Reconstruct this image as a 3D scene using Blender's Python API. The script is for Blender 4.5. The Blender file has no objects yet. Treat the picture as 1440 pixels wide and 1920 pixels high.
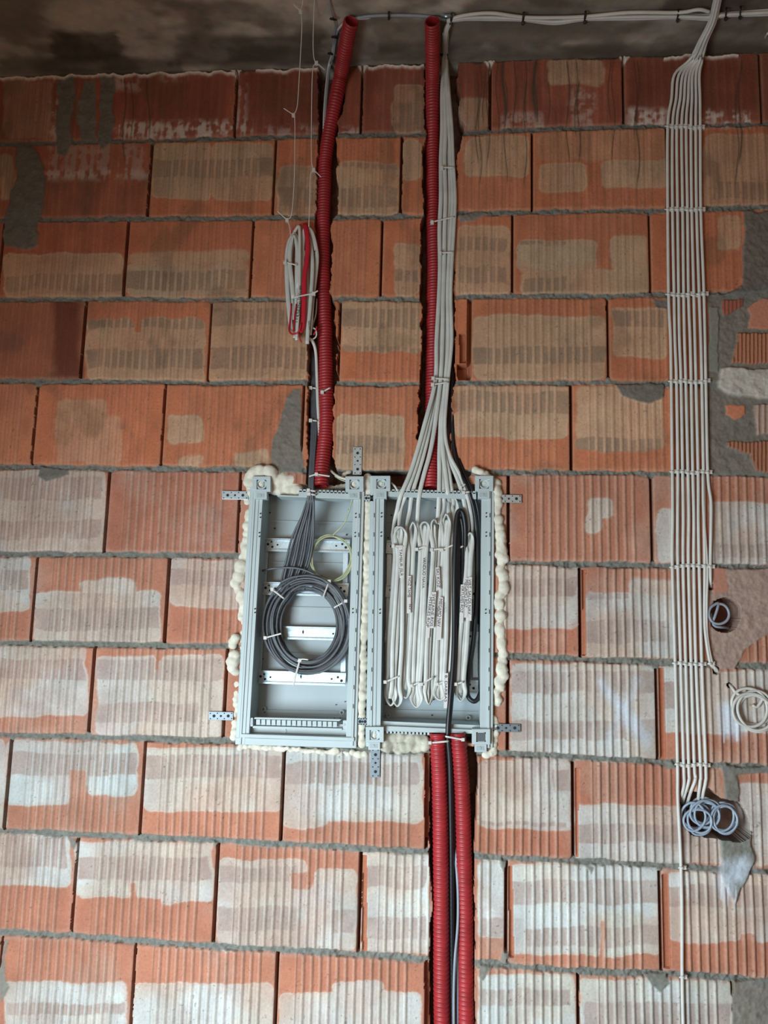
import bpy, bmesh, math, random
import numpy as np
from mathutils import Vector, Matrix

random.seed(7)
# ------------------------------------------------------------------ camera
FPX, YAW, PITCH, ROLL, DIST, J1Z = 1387.0, -0.08208, 0.13058, 0.02571, 1.99955, 1.38074
CAMZ = 1.5
cy_, sy_ = math.cos(YAW), math.sin(YAW); cp_, sp_ = math.cos(PITCH), math.sin(PITCH)
FW = np.array([sy_*cp_, cy_*cp_, sp_]); R0 = np.array([cy_, -sy_, 0.0]); U0 = np.cross(R0, FW)
RT = math.cos(ROLL)*R0 + math.sin(ROLL)*U0
UP = -math.sin(ROLL)*R0 + math.cos(ROLL)*U0
CAM = np.array([0.0, -DIST, CAMZ])
cam_d = bpy.data.cameras.new('camera'); cam = bpy.data.objects.new('camera', cam_d)
bpy.context.scene.collection.objects.link(cam)
cam_d.sensor_fit = 'VERTICAL'; cam_d.sensor_height = 36; cam_d.lens = FPX/1920*36
cam_d.clip_start = 0.05; cam_d.clip_end = 50
cam.matrix_world = Matrix(((RT[0], UP[0], -FW[0], CAM[0]), (RT[1], UP[1], -FW[1], CAM[1]), (RT[2], UP[2], -FW[2], CAM[2]), (0, 0, 0, 1)))
bpy.context.scene.camera = cam
sc = bpy.context.scene
sc.view_settings.view_transform = 'Standard'; sc.view_settings.look = 'None'
sc.view_settings.gamma = 1; sc.view_settings.use_curve_mapping = False
sc.view_settings.exposure = 0.0

def ray(px, py):
    return FW + RT*((px-720.0)/FPX) + UP*((960.0-py)/FPX)
def P(px, py, d=0.0):
    """point on the plane parallel to the brick face, d metres in front of it"""
    r = ray(px, py); t = (DIST-d)/r[1]
    return CAM + r*t
ZC = P(720, 121)[2]
def C(px, py, h=0.0):
    """point on the plane h below the ceiling"""
    r = ray(px, py); t = (ZC-h-CAMZ)/r[2]
    return CAM + r*t

# ------------------------------------------------------------------ light
w = bpy.data.worlds.new('world'); sc.world = w; w.use_nodes = True
bg = w.node_tree.nodes['Background']; bg.inputs[0].default_value = (1.0, 0.60, 0.38, 1); bg.inputs[1].default_value = 0.06
def area(name, loc, target, sx, sy, power, col):
    l = bpy.data.lights.new(name, 'AREA'); l.shape = 'RECTANGLE'; l.size = sx; l.size_y = sy; l.energy = power; l.color = col
    o = bpy.data.objects.new(name, l); sc.collection.objects.link(o); o.location = loc
    o.rotation_euler = (Vector(target)-Vector(loc)).to_track_quat('-Z', 'Y').to_euler(); return o
wl = area('window_daylight', (-1.35, -2.0, 0.72), (0.25, 0, 0.50), 1.1, 1.0, 42, (0.77, 0.92, 1.0)); wl.data.spread = math.radians(120)
area('warm_fill', (-0.35, -3.3, 1.95), (0.1, 0, 1.4), 2.6, 1.4, 13.5, (1.0, 0.70, 0.48))  # added unseen fill: warm light for the upper wall, brightness for the rails

# ------------------------------------------------------------------ materials
def mat(name, col, rough=0.5, metal=0.0, noise=0.0, scale=40.0, bump=0.0, col2=None, spec=0.5):
    m = bpy.data.materials.new(name); m.use_nodes = True; nt = m.node_tree; b = nt.nodes['Principled BSDF']
    b.inputs['Roughness'].default_value = rough; b.inputs['Metallic'].default_value = metal
    b.inputs['Specular IOR Level'].default_value = spec
    tc = nt.nodes.new('ShaderNodeTexCoord'); nz = nt.nodes.new('ShaderNodeTexNoise')
    nz.inputs['Scale'].default_value = scale; nz.inputs['Detail'].default_value = 5
    nt.links.new(tc.outputs['Object'], nz.inputs['Vector'])
    mx = nt.nodes.new('ShaderNodeMix'); mx.data_type = 'RGBA'
    c2 = col2 if col2 else tuple(c*(1-noise) for c in col)
    mx.inputs[6].default_value = (*c2, 1); mx.inputs[7].default_value = (*col, 1)
    rp = nt.nodes.new('ShaderNodeValToRGB'); rp.color_ramp.elements[0].position = .35; rp.color_ramp.elements[1].position = .65
    nt.links.new(nz.outputs['Fac'], rp.inputs[0]); nt.links.new(rp.outputs[0], mx.inputs[0]); nt.links.new(mx.outputs[2], b.inputs['Base Color'])
    if bump:
        bp = nt.nodes.new('ShaderNodeBump'); bp.inputs['Strength'].default_value = bump; bp.inputs['Distance'].default_value = 0.002
        nt.links.new(nz.outputs['Fac'], bp.inputs['Height']); nt.links.new(bp.outputs[0], b.inputs['Normal'])
    return m
M = {
 'red': mat('red_corrugated_plastic', (0.42, 0.028, 0.034), .45, noise=.25, scale=25),
 'redwire': mat('red_wire_plastic', (0.60, 0.02, 0.04), .4, noise=.1),
 'white': mat('white_pvc', (0.71, 0.695, 0.65), .42, noise=.10, scale=30),
 'flat': mat('flat_cable_pvc', (0.64, 0.65, 0.61), .42, noise=.14, scale=25),
 'tie': mat('natural_nylon', (0.72, 0.70, 0.66), .4, noise=.08),
 'blacktie': mat('black_nylon', (0.015, 0.014, 0.014), .45, noise=.2),
 'grey': mat('grey_data_cable', (0.115, 0.125, 0.14), .42, noise=.2, scale=30),
 'greyl': mat('pale_grey_cable', (0.32, 0.36, 0.42), .42, noise=.15, scale=30),
 'blue': mat('blue_grey_coil_cable', (0.38, 0.47, 0.58), .42, noise=.15, scale=30),
 'black': mat('black_cable_rubber', (0.012, 0.012, 0.015), .42, noise=.2),
 'green': mat('green_yellow_wire', (0.36, 0.42, 0.26), .4, noise=.3, scale=60, col2=(0.55, 0.55, 0.32)),
 'box': mat('light_grey_box_plastic', (0.51, 0.59, 0.60), .5, noise=.07, scale=12),
 'panel': mat('grey_panel_paint', (0.41, 0.485, 0.51), .42, noise=.07, scale=10),
 'zinc': mat('galvanised_steel', (0.50, 0.63, 0.71), .40, metal=.85, noise=.16, scale=220),
 'strap': mat('dull_galvanised_strap', (0.24, 0.28, 0.31), .5, metal=.5, noise=.15, scale=160),
 'hole': mat('dark_opening', (0.02, 0.022, 0.025), .8, noise=.2),
 'foam': mat('cured_foam', (0.83, 0.79, 0.66), .85, noise=.18, scale=60, bump=.5),
 'foamd': mat('torn_grubby_foam', (0.68, 0.66, 0.54), .9, scale=45, bump=1.0, col2=(0.38, 0.36, 0.29)),
 'ink': mat('black_marker_ink', (0.012, 0.011, 0.012), .6, noise=.1),
 'tape': mat('white_paper_tape', (0.74, 0.70, 0.68), .7, noise=.06),
 'tan': mat('bare_wire_end', (0.62, 0.42, 0.26), .5, noise=.1),
}

# ------------------------------------------------------------------ object helpers
def tag(o, label=None, cat=None, group=None, kind=None):
    if label: o['label'] = label
    if cat: o['category'] = cat
    if group: o['group'] = group
    if kind: o['kind'] = kind
    return o
def empty(name, loc, label, cat, group=None):
    o = bpy.data.objects.new(name, None); sc.collection.objects.link(o); o.location = Vector([float(v) for v in loc]); o.empty_display_size = .02
    return tag(o, label, cat, group)
def mesh_obj(name, vs, fs, m, parent=None, smooth=False):
    me = bpy.data.meshes.new(name); me.from_pydata([tuple(map(float, v)) for v in vs], [], fs); me.materials.append(m)
    if smooth: me.polygons.foreach_set('use_smooth', [True]*len(me.polygons))
    me.update(); o = bpy.data.objects.new(name, me); sc.collection.objects.link(o)
    if parent:
        o.parent = parent; o.matrix_parent_inverse = Matrix.Translation(-parent.location)
        if parent.type == 'MESH': o.matrix_parent_inverse = Matrix.Identity(4)
    return o
class MB:
    def __init__(s): s.v = []; s.f = []
    def add(s, vs, fs):
        n = len(s.v); s.v += [tuple(map(float, v)) for v in vs]; s.f += [tuple(i+n for i in f) for f in fs]
    def slab(s, px, d0, d1, world=False):
        """prism: outline traced at depth d0 (front), extruded straight back to d1"""
        a = [np.array(p, float) if world else P(p[0], p[1], d0) for p in px]
        if world: a = [np.array([p[0], -d0, p[2]]) for p in a]
        b = [np.array([p[0], -d1, p[2]]) for p in a]; n = len(a)
        fs = [tuple(range(n))[::-1], tuple(range(n, 2*n))] + [(i, (i+1) % n, n+(i+1) % n, n+i) for i in range(n)]
        s.add(a+b, fs)
    def rect(s, x0, y0, x1, y1, d0, d1, dx=0.0, dy=0.0):
        """px rectangle, sheared by dx over its height and dy over its width"""
        s.slab([(x0, y0), (x1, y0+dy), (x1+dx, y1+dy), (x0+dx, y1)], d0, d1)
    def disc(s, px, py, r, d0, d1, n=14):
        c = P(px, py, d0); k = r/FPX*DIST
        s.slab([(c[0]+k*math.cos(a), 0, c[2]+k*math.sin(a)) for a in [2*math.pi*i/n for i in range(n)]], d0, d1, world=True)
    def build(s, name, m, parent=None, smooth=False, bevel=0):
        o = mesh_obj(name, s.v, s.f, m, parent, smooth)
        if bevel:
            b = o.modifiers.new('bevel', 'BEVEL'); b.width = bevel; b.segments = 2; b.limit_method = 'ANGLE'
        return o
def smooth_path(pts, sub):
    p = np.array(pts, float); n = len(p)
    if n == 2:
        t = np.linspace(0, 1, sub+1)[:, None]; return p[0]*(1-t)+p[1]*t
    q = np.vstack([2*p[0]-p[1], p, 2*p[-1]-p[-2]]); out = []
    for i in range(n-1):
        a, b, c, d = q[i], q[i+1], q[i+2], q[i+3]
        for k in range(sub):
            t = k/sub
            out.append(.5*((2*b)+(-a+c)*t+(2*a-5*b+4*c-d)*t*t+(-a+3*b-3*c+d)*t**3))
    out.append(p[-1]); return np.array(out)
def tube_geo(path, a, b=None, ang=None, nseg=8, closed_ends=True):
    """path (n,3); half-width a, half-thickness b; a may be a list"""
    n = len(path); b = a if b is None else b
    A = np.broadcast_to(np.array(a, float), (n,)); B = np.broadcast_to(np.array(b, float), (n,))
    ang = np.zeros(n) if ang is None else ang
    tg = np.gradient(path, axis=0); tg /= np.linalg.norm(tg, axis=1)[:, None]+1e-12
    n0 = np.array([0, -1.0, 0]); vs = []; prev = None
    for i in range(n):
        t = tg[i]; s = np.cross(t, n0); L = np.linalg.norm(s)
        if L < .3:
            s = (prev if prev is not None else np.array([1.0, 0, 0])); s = s-t*np.dot(s, t)
            s /= np.linalg.norm(s)+1e-12
        else:
            s = s/L
            if prev is not None and np.dot(s, prev) < -.2: s = -s if False else s
        prev = s; f = np.cross(s, t)
        c, sn = math.cos(ang[i]), math.sin(ang[i]); e1 = s*c+f*sn; e2 = -s*sn+f*c
        for k in range(nseg):
            th = 2*math.pi*k/nseg
            vs.append(path[i]+e1*A[i]*math.cos(th)+e2*B[i]*math.sin(th))
    fs = []
    for i in range(n-1):
        for k in range(nseg):
            k2 = (k+1) % nseg; fs.append((i*nseg+k, i*nseg+k2, (i+1)*nseg+k2, (i+1)*nseg+k))
    if closed_ends:
        fs.append(tuple(range(nseg))[::-1]); fs.append(tuple((n-1)*nseg+k for k in range(nseg)))
    return vs, fs
def W(p):
    """waypoint: (px,py,d[,ang]) on wall planes, ('c',px,py,h[,ang]) on ceiling planes"""
    if p[0] == 'c': return C(p[1], p[2], p[3]), (p[4] if len(p) > 4 else 0.0)
    return P(p[0], p[1], p[2]), (p[3] if len(p) > 3 else 0.0)
def cable(name, wps, a, b, m, label=None, cat=None, group=None, parent=None, sub=6, nseg=8):
    pts, an = zip(*[W(p) for p in wps])
    ext = np.hstack([np.array(pts), np.array(an)[:, None]])
    sp = smooth_path(ext, sub)
    vs, fs = tube_geo(sp[:, :3], a, b, sp[:, 3], nseg)
    o = mesh_obj(name, vs, fs, m, parent, smooth=True)
    if label: tag(o, label, cat, group)
    return o
def tie(label, A, B, df, db, m='tie', r=0.0014, tail=None, group=None, head=True, w=.0022, name='cable_tie'):
    """strap looped round whatever lies between px points A and B"""
    a = np.array(A, float); b = np.array(B, float)
    wp = [(a[0], a[1], df), ((a[0]+b[0])/2, (a[1]+b[1])/2, df+.001), (b[0], b[1], df), (b[0]+1, b[1], (df+db)/2), (b[0], b[1], db), (a[0], a[1], db), (a[0]-1, a[1], (df+db)/2), (a[0], a[1], df)]
    pts = smooth_path([P(*p) for p in wp], 4); vs, fs = tube_geo(pts, w, r*.6, None, 6, False)
    mb = MB(); mb.add(vs, fs)
    if head: mb.rect(a[0]-3, a[1]-3, a[0]+3, a[1]+3, df+.004, df-.003)
    if tail is not None:
        tp = smooth_path([P(a[0], a[1], df+.001), P(tail[0], tail[1], df+.008)], 3); v2, f2 = tube_geo(tp, w*.9, r*.6, None, 6); mb.add(v2, f2)
    o = mb.build(name, M[m]); return tag(o, label, 'cable tie', group)
def text(name, body, px, py, py2, d, size, parent, lean=0.0, m='ink', mirror=False, wmul=1.0):
    """lettering running down the thing from (px,py) to py2"""
    cu = bpy.data.curves.new(name, 'FONT'); cu.body = body; cu.size = 1.0; cu.extrude = 0.004; cu.offset = 0.0
    to = bpy.data.objects.new(name+'_curve', cu); sc.collection.objects.link(to)
    dg = bpy.context.evaluated_depsgraph_get(); dg.update()
    me = bpy.data.meshes.new_from_object(to.evaluated_get(dg)); bpy.data.objects.remove(to)
    v = np.array([q.co[:] for q in me.vertices]); L = v[:, 0].max()-v[:, 0].min()
    v[:, 0] -= v[:, 0].min(); v[:, 1] -= .35
    a = P(px, py, d); b = P(px+lean, py2, d); Lw = np.linalg.norm(b-a); e = (b-a)/Lw
    nrm = np.array([0, -1.0, 0]); upv = np.cross(nrm, e)
    out = a + v[:, 0:1]/L*Lw*e + v[:, 1:2]*size*upv + v[:, 2:3]*size*nrm
    fs = [tuple(p.vertices) for p in me.polygons]
    return mesh_obj(name, out, fs, M[m], parent)

# ------------------------------------------------------------------ noise
_rng = np.random.RandomState(11)
_lat = _rng.rand(8, 256, 256)
def vn(x, y, k=0):
    xi = np.floor(x).astype(int); yi = np.floor(y).astype(int); fx = x-xi; fy = y-yi
    fx = fx*fx*(3-2*fx); fy = fy*fy*(3-2*fy); L = _lat[k % 8]
    a = L[yi & 255, xi & 255]; b = L[yi & 255, (xi+1) & 255]; c = L[(yi+1) & 255, xi & 255]; d = L[(yi+1) & 255, (xi+1) & 255]
    return (a*(1-fx)+b*fx)*(1-fy)+(c*(1-fx)+d*fx)*fy
def fbm(x, y, k=0, o=4):
    s = 0; a = .5; n = 0
    for i in range(o):
        s = s+a*vn(x*2**i+17*i, y*2**i+31*i, k+i); n += a; a *= .5
    return s/n

# ------------------------------------------------------------------ the brick wall
J = {1:[(0,270),(250,264),(430,259),(640,253),(790,252),(880,248),(1000,242),(1100,240),(1240,236),(1440,232)],
2:[(0,413),(250,410),(480,408),(640,407),(790,405),(880,400),(1000,397),(1200,394),(1440,388)],
3:[(0,562),(230,560),(480,562),(640,560),(790,560),(860,556),(1100,554),(1240,552),(1440,550)],
4:[(0,715),(250,715),(380,718),(580,717),(700,720),(860,718),(1150,717),(1240,720)],
5:[(0,875),(250,878),(450,880),(700,885),(880,886),(1100,886),(1240,887),(1440,890)],
6:[(0,1038),(250,1040),(440,1042),(950,1054),(1100,1058),(1230,1060),(1440,1063)],
7:[(0,1205),(170,1208),(440,1213),(950,1229),(1100,1237),(1240,1242),(1440,1250)],
8:[(0,1378),(270,1385),(420,1388),(470,1397),(800,1409),(940,1413),(1070,1419),(1240,1429),(1440,1440)],
9:[(0,1558),(250,1570),(480,1580),(700,1593),(800,1598),(900,1606),(1080,1615),(1240,1624),(1440,1635)],
10:[(0,1750),(130,1754),(250,1765),(400,1775),(700,1792),(800,1798),(900,1807),(1080,1822),(1240,1826),(1440,1838)]}
VJ = {1:(195,[200,442,678,919,1169,1428]), 2:(335,[50,281,514,752,998,1252]), 3:(485,[2,236,472,715,961,1219]),
4:(640,[156,393,636,881,1140,1337]), 5:(800,[65,306,567,800,1071,1330]), 6:(965,[200,447,695,953,1222]),
7:(1130,[63,313,565,823,1088,1364]), 8:(1295,[172,422,685,952,1231]), 9:(1490,[13,267,530,801,1074,1371]),
10:(1680,[139,404,674,949,1238]), 11:(1870,[-5,248,517,799,1084,1375])}
xL = P(-150, 960)[0]-.15; xR = P(1590, 960)[0]+.15
def axis(a, b, c, d, fine, coarse):
    return np.concatenate([np.arange(a, b, coarse), np.arange(b, c, fine), np.arange(c, d+coarse*.5, coarse)])
zb = P(720, 1990)[2]
gx = axis(xL, min(P(-10, 0)[0], P(-10, 1930)[0]), max(P(1450, 0)[0], P(1450, 1930)[0]), xR, .0024, .008)
gz = axis(0.0, zb, ZC-.001, ZC, .0024, .008)
gz[-1] = ZC; nX, nZ = len(gx), len(gz)
X, Z = np.meshgrid(gx, gz)
# project wall points (plane y=0) to photo coordinates, used to place traced marks on the face
def proj(x, z, y=0.0):
    q = [x-CAM[0], y-CAM[1], z-CAM[2]]
    f = q[0]*FW[0]+q[1]*FW[1]+q[2]*FW[2]
    return 720+FPX*(q[0]*RT[0]+q[1]*RT[1]+q[2]*RT[2])/f, 960-FPX*(q[0]*UP[0]+q[1]*UP[1]+q[2]*UP[2])/f
PX, PY = proj(X, Z)
n1 = fbm(X*18, Z*18, 0); n2 = fbm(X*60, Z*60, 1); n3 = fbm(X*180, Z*180, 2, 3); n4 = fbm(X*7, Z*7, 3)
wx = PX+(n1-.5)*14+(n2-.5)*3.5; wy = PY+(fbm(X*14+5, Z*14, 4)-.5)*15+(n2-.5)*3
streak = fbm(X*90, Z*6, 5)
def jz(k):
    base = CAMZ+J1Z-.25*(k-1)
    if k not in J: return np.full_like(gx, base)
    pts = [P(a, b) for a, b in J[k]]
    return base+np.interp(gx, [p[0] for p in pts], [p[2]-(base) for p in pts])
NC = 13
cz = {k: jz(k) for k in range(1, NC)}; cz[0] = np.full_like(gx, ZC+.006); cz[NC] = np.full_like(gx, -.05)
H = np.zeros_like(X); CI = np.zeros(X.shape, int); top = np.zeros_like(X); bot = np.zeros_like(X)
uL = np.zeros_like(X); uR = np.zeros_like(X); bid = np.zeros(X.shape, int)
for k in range(1, NC+1):
    mk = (Z <= cz[k-1][None, :]) & (Z > cz[k][None, :])
    CI[mk] = k
    top[mk] = (np.broadcast_to(cz[k-1][None, :], X.shape)-Z)[mk]; bot[mk] = (Z-np.broadcast_to(cz[k][None, :], X.shape))[mk]
    if k in VJ: js = [P(x, VJ[k][0])[0] for x in VJ[k][1]]
    else: js = [(-.9+.19*(k % 2)+.378*i) for i in range(6)]
    while js[0] > xL: js.insert(0, js[0]-.378)
    while js[-1] < xR: js.append(js[-1]+.378)
    js = np.array(js); ii = np.clip(np.searchsorted(js, X[mk])-1, 0, len(js)-2)
    uL[mk] = X[mk]-js[ii]; uR[mk] = js[ii+1]-X[mk]; bid[mk] = k*20+ii
def sst(x, a, b):
    t = np.clip((x-a)/(b-a), 0, 1); return t*t*(3-2*t)
R_ = np.random.RandomState(3); off = (R_.rand(400)-.5)*.004; lum = 1+(R_.rand(400)-.5)*.16; hue = (R_.rand(400)-.5)
# ribs: 13 raised ribs 22 mm apart, flat margins
wob = (fbm(X*4, Z*9, 6)-.5)*.003
rp = .0218; s_ = (uL-.056+wob)
rid = s_/rp; rfr = (rid-np.floor(rid)-.5)*rp
wd = uL+uR
inr = sst(uL, .046, .049)*sst(uR, .036, .039)
rib = inr*np.exp(-(rfr/.0042)**4)
flatbar = inr*(1-sst(np.abs(rfr), .0025, .0048)); flatbar = 1-flatbar
relief = np.where(CI <= 3, .0008, np.where(CI <= 5, .0016, .0044))
relief = np.where(CI == 6, .0030, relief)
vedge = np.minimum(top, bot); hedge = np.minimum(uL, uR)
mort_t = .0062+.0012*(CI > 6)+(fbm(X*22, Z*60, 3)-.5)*.011+(n2-.5)*.003+.012*np.exp(-(hedge/.006)**2)*(n4-.42).clip(0, .3)*3
isM = sst(-(vedge-mort_t), -.0012, .0012)
gapw = np.where(CI >= 6, .0034, .0028)
isG = (hedge < gapw+(n2-.5)*.001) & (vedge > mort_t*.9)
face = off[bid]+rib*relief+(n3-.5)*.0009
face -= .0035*np.exp(-(hedge/.004)**2)+.003*np.exp(-((vedge-mort_t)/.003)**2)
H = face*(1-isM)+(-.0045+(n2-.5)*.016+(n3-.5)*.006)*isM
H = np.where(isG, -.034, H)
# ---- albedo
def c3(r, g, b): return np.array([r, g, b])
O = c3(.52, .190, .105); RD = c3(.29, .075, .046); PA = c3(.62, .53, .43); MV = c3(.42, .28, .225); MO = c3(.215, .215, .19); CE = c3(.20, .195, .165)
WH = c3(.70, .60, .54); DK = c3(.055, .045, .03)
upper_mix = sst(-CI.astype(float), -6.2, -4.8)[..., None]          # upper courses: browner, dirtier; warm upper light is put into their orange
O2 = c3(.47, .190, .118); O1 = c3(.54, .178, .086); P2 = c3(.56, .515, .445); P1 = c3(.53, .37, .235); M2 = c3(.40, .29, .25); M1 = c3(.32, .20, .13)
OB = O1*upper_mix+O2*(1-upper_mix); PB = P1*upper_mix+P2*(1-upper_mix); MB_ = M1*upper_mix+M2*(1-upper_mix)
col = OB.copy()
reds = np.isin(CI, [1]) | ((CI == 2) & (PX < 283)) | ((CI == 3) & (PX < 238)) | ((CI == 4) & (PX < 158))
rr = np.where(CI == 1, .95, .6)*reds
def mixc(c, t, a):
    a = np.clip(a, 0, 1)[..., None]; return c*(1-a)+t*a
col = mixc(col, RD, rr*(.78+.5*(n1-.3)))
col = mixc(col, RD*1.15, ((CI == 6) & (PX > 200) & (PX < 450))*.35)
col = mixc(col, PB*.9, ((n4-.55)*1.2).clip(0, .20)*(CI > 5))
def rr_mask(x0, y0, x1, y1, rad=12, soft=4.5):
    cx, cy = (x0+x1)/2, (y0+y1)/2; hx, hy = max((x1-x0)/2-rad, 0), max((y1-y0)/2-rad, 0)
    dx = np.maximum(np.abs(wx-cx)-hx, 0); dy = np.maximum(np.abs(wy-cy)-hy, 0)
    return sst(-(np.hypot(dx, dy)-rad), -soft, soft)
PALE = [(5,150,100,262,.25),(735,160,795,248,.55),(853,180,918,240,.35),(1025,112,1130,162,.4),
(0,290,28,375,.35),(285,268,395,374,.75),(398,268,512,374,.75),(522,312,592,405,.7),(634,305,748,405,.78),(757,262,790,340,.6),(872,255,992,330,.55),(1012,305,1100,360,.6),(1130,300,1255,352,.45),(1320,250,1445,392,.6),(1005,245,1250,300,.2),
(8,475,230,558,.6),(238,492,464,558,.85),(238,470,470,492,.35),(740,455,788,556,.6),(853,425,957,552,.6),(972,450,1118,508,.8),(975,506,1216,552,.55),(1145,438,1215,552,.45),(1345,405,1392,470,.35),
(162,598,252,712,.65),(268,598,384,712,.65),(200,625,330,712,.65),(395,565,578,712,.65),(640,565,788,660,.7),(890,592,1136,712,.55),(1150,575,1250,672,.6),
(110,748,200,800,.25),(105,780,230,870,.22),(315,780,382,830,.55),(440,845,505,882,.4),(335,858,385,873,.3),(632,782,760,885,.62),(850,770,1066,822,.6),(852,722,1066,780,.3),(1080,725,1245,845,.35),(1280,730,1330,850,.3),
(-20,882,196,1036,.7),(1098,938,1150,975,.5),(1098,960,1130,1000,.5),(1233,955,1262,1056,.6),(1330,945,1460,1058,.65),
(-20,1045,56,1148,.75),(65,1112,302,1206,.68),(150,1085,255,1120,.45),(318,1050,455,1138,.7),(938,1062,1084,1178,.78),(1096,1112,1270,1232,.7),(1180,1085,1270,1130,.3),
(-20,1212,162,1342,.8),(182,1230,294,1382,.7),(302,1228,418,1382,.7),(240,1260,360,1382,.7),(958,1247,1230,1424,.75),(1240,1250,1330,1374,.7),(1300,1258,1460,1372,.62),
(-20,1385,10,1556,.85),(14,1392,132,1508,.85),(160,1395,259,1488,.85),(110,1392,190,1440,.85),(272,1402,530,1522,.85),(534,1405,792,1540,.85),(532,1520,612,1552,.7),(896,1425,1070,1553,.9),(1080,1510,1370,1616,.8),(1386,1470,1460,1622,.5),
(-20,1565,131,1660,.85),(144,1578,398,1680,.85),(300,1640,398,1690,.8),(408,1612,572,1780,.88),(590,1630,668,1782,.8),(560,1660,600,1782,.5),(678,1600,806,1784,.9),(896,1615,946,1755,.88),(957,1620,1236,1790,.88),(1248,1635,1460,1765,.88),
(8,1842,236,2000,.85),(250,1845,512,2000,.88),(522,1862,790,2000,.85),(625,1843,720,1880,.85),(898,1828,1078,2000,.85),(1090,1838,1374,2000,.85)]
palem = np.zeros_like(X)
for q in PALE: palem = np.maximum(palem, rr_mask(*q[:4])*q[4])
palem *= (.82+.36*n1)
ORG = [(132,1445,160,1512),(243,1650,256,1700),(1122,1722,1135,1800),(1385,1750,1420,1790),(545,1635,590,1670)]
for q in ORG: palem *= 1-.9*rr_mask(*q, rad=5)
col = mixc(col, PB, palem*np.where(CI == 1, .5, 1)*1.1)
rim = np.clip(1-np.abs(palem-.4)/.25, 0, 1)*(palem < .7)
col = mixc(col, PB*1.18, rim*.6)
cool = sst(n4, .40, .62)*palem*(CI >= 6); col = mixc(col, c3(.56, .58, .58), cool*.75)
warm = sst(fbm(X*9+40, Z*9, 1), .5, .7)*palem; col = mixc(col, MB_*1.1, warm*.38)
lowf = fbm(X*5+9, Z*7, 5); col = mixc(col, OB*.95, sst(lowf, .52, .72)*palem*.35)
col = mixc(col, c3(.70, .60, .50), rib*np.where(CI >= 6, .16, .04))
col *= (1-(.26*(CI <= 2)+.10*(CI == 3))*2*(streak-.35).clip(0, .5))[..., None]
BAND = [(285,298,512,332),(525,352,590,388),(634,352,745,388),(634,306,745,315),(745,195,795,235),
(10,515,230,545),(238,508,460,545),(980,520,1065,545),(975,450,1060,458),(740,505,785,530),(1340,345,1440,375),(855,445,950,470),(855,500,950,530),
(165,655,382,690),(165,597,382,615),(395,580,578,612),(395,650,578,690),(640,580,788,615),(640,650,788,661),(890,650,1136,682),(1150,580,1245,610),
(632,820,750,850),(1080,820,1240,850),(850,735,1065,775),(0,895,190,935),(0,975,190,1010),(1340,1020,1440,1045),
(0,1068,55,1105),(65,1143,300,1180),(320,1070,440,1100),(940,1085,1083,1120),(1096,1165,1250,1205),(1096,1112,1180,1124),
(0,1238,160,1275),(180,1235,418,1275),(180,1318,370,1355),(958,1260,1228,1298),(958,1350,1228,1385),(1240,1280,1270,1330),
(15,1412,258,1452),(272,1415,528,1458),(535,1430,785,1468),(535,1466,785,1472),(1036,1445,1068,1485),(1080,1545,1300,1580),(900,1540,1060,1548),
(0,1572,125,1625),(150,1605,395,1648),(410,1625,560,1655),(408,1700,560,1745),(620,1705,665,1750),(680,1625,800,1665),(685,1718,800,1760),(957,1650,1235,1695),(985,1738,1235,1775),(895,1720,945,1755),(1248,1660,1440,1700),(1095,1880,1370,1925),(10,1880,235,1900),(900,1855,1070,1885)]
bandm = np.zeros_like(X)
for q in BAND: bandm = np.maximum(bandm, rr_mask(*q, rad=2, soft=1.5))
bandm *= np.where(CI >= 6, .25+.75*flatbar, .10+.90*flatbar)*(palem > .15)*(.55+.7*n1)
col = mixc(col, MB_, bandm*.85)
dirt = fbm(X*24, Z*16, 7); col *= (.80+.40*dirt+.10*(n2-.5))[..., None]
sm = sst(fbm(X*11, Z*8, 2), .60, .74)*upper_mix[..., 0]; col = mixc(col, c3(.13,.085,.05), sm*.35)
edge = np.exp(-(hedge/.010)**2)+np.exp(-((vedge-.008)/.006)**2); col = mixc(col, PB, edge.clip(0, 1)*.22*(n2+n1)*.8)
rib_shade = inr*np.exp(-((np.abs(rfr)-.0062)/.0012)**2)      # shade lines painted along the foot of each rib, stronger on the right
col = mixc(col, DK*3, rib_shade*.30*(1+(rfr > 0)*.5))
pits = sst(n3, .74, .78)*(n2 > .58); col = mixc(col, DK*2, pits*.55)
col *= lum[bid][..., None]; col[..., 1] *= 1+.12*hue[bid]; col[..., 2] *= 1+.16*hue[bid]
# efflorescence
for (x0, y0, x1, y1, a) in [(215,228,440,258,.75),(442,225,475,250,.5),(500,238,600,250,.4),(1180,205,1250,238,.8),(1310,205,1405,238,.8),(940,212,1020,240,.4),(1070,170,1115,235,.35),(95,130,110,262,.5),(210,135,262,170,.45),(440,120,465,250,.4),(300,125,360,150,.35),(640,248,680,253,.4),(84,270,270,335,.25),(62,318,280,333,.3),(120,1000,200,1034,.1),(0,1000,160,1036,.2),(1340,650,1440,660,.2),(860,200,880,280,.2)]:
    col = mixc(col, WH, rr_mask(x0, y0, x1, y1, 8, 8)*a*sst(streak*.6+n2*.5, .45, .62))
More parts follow.
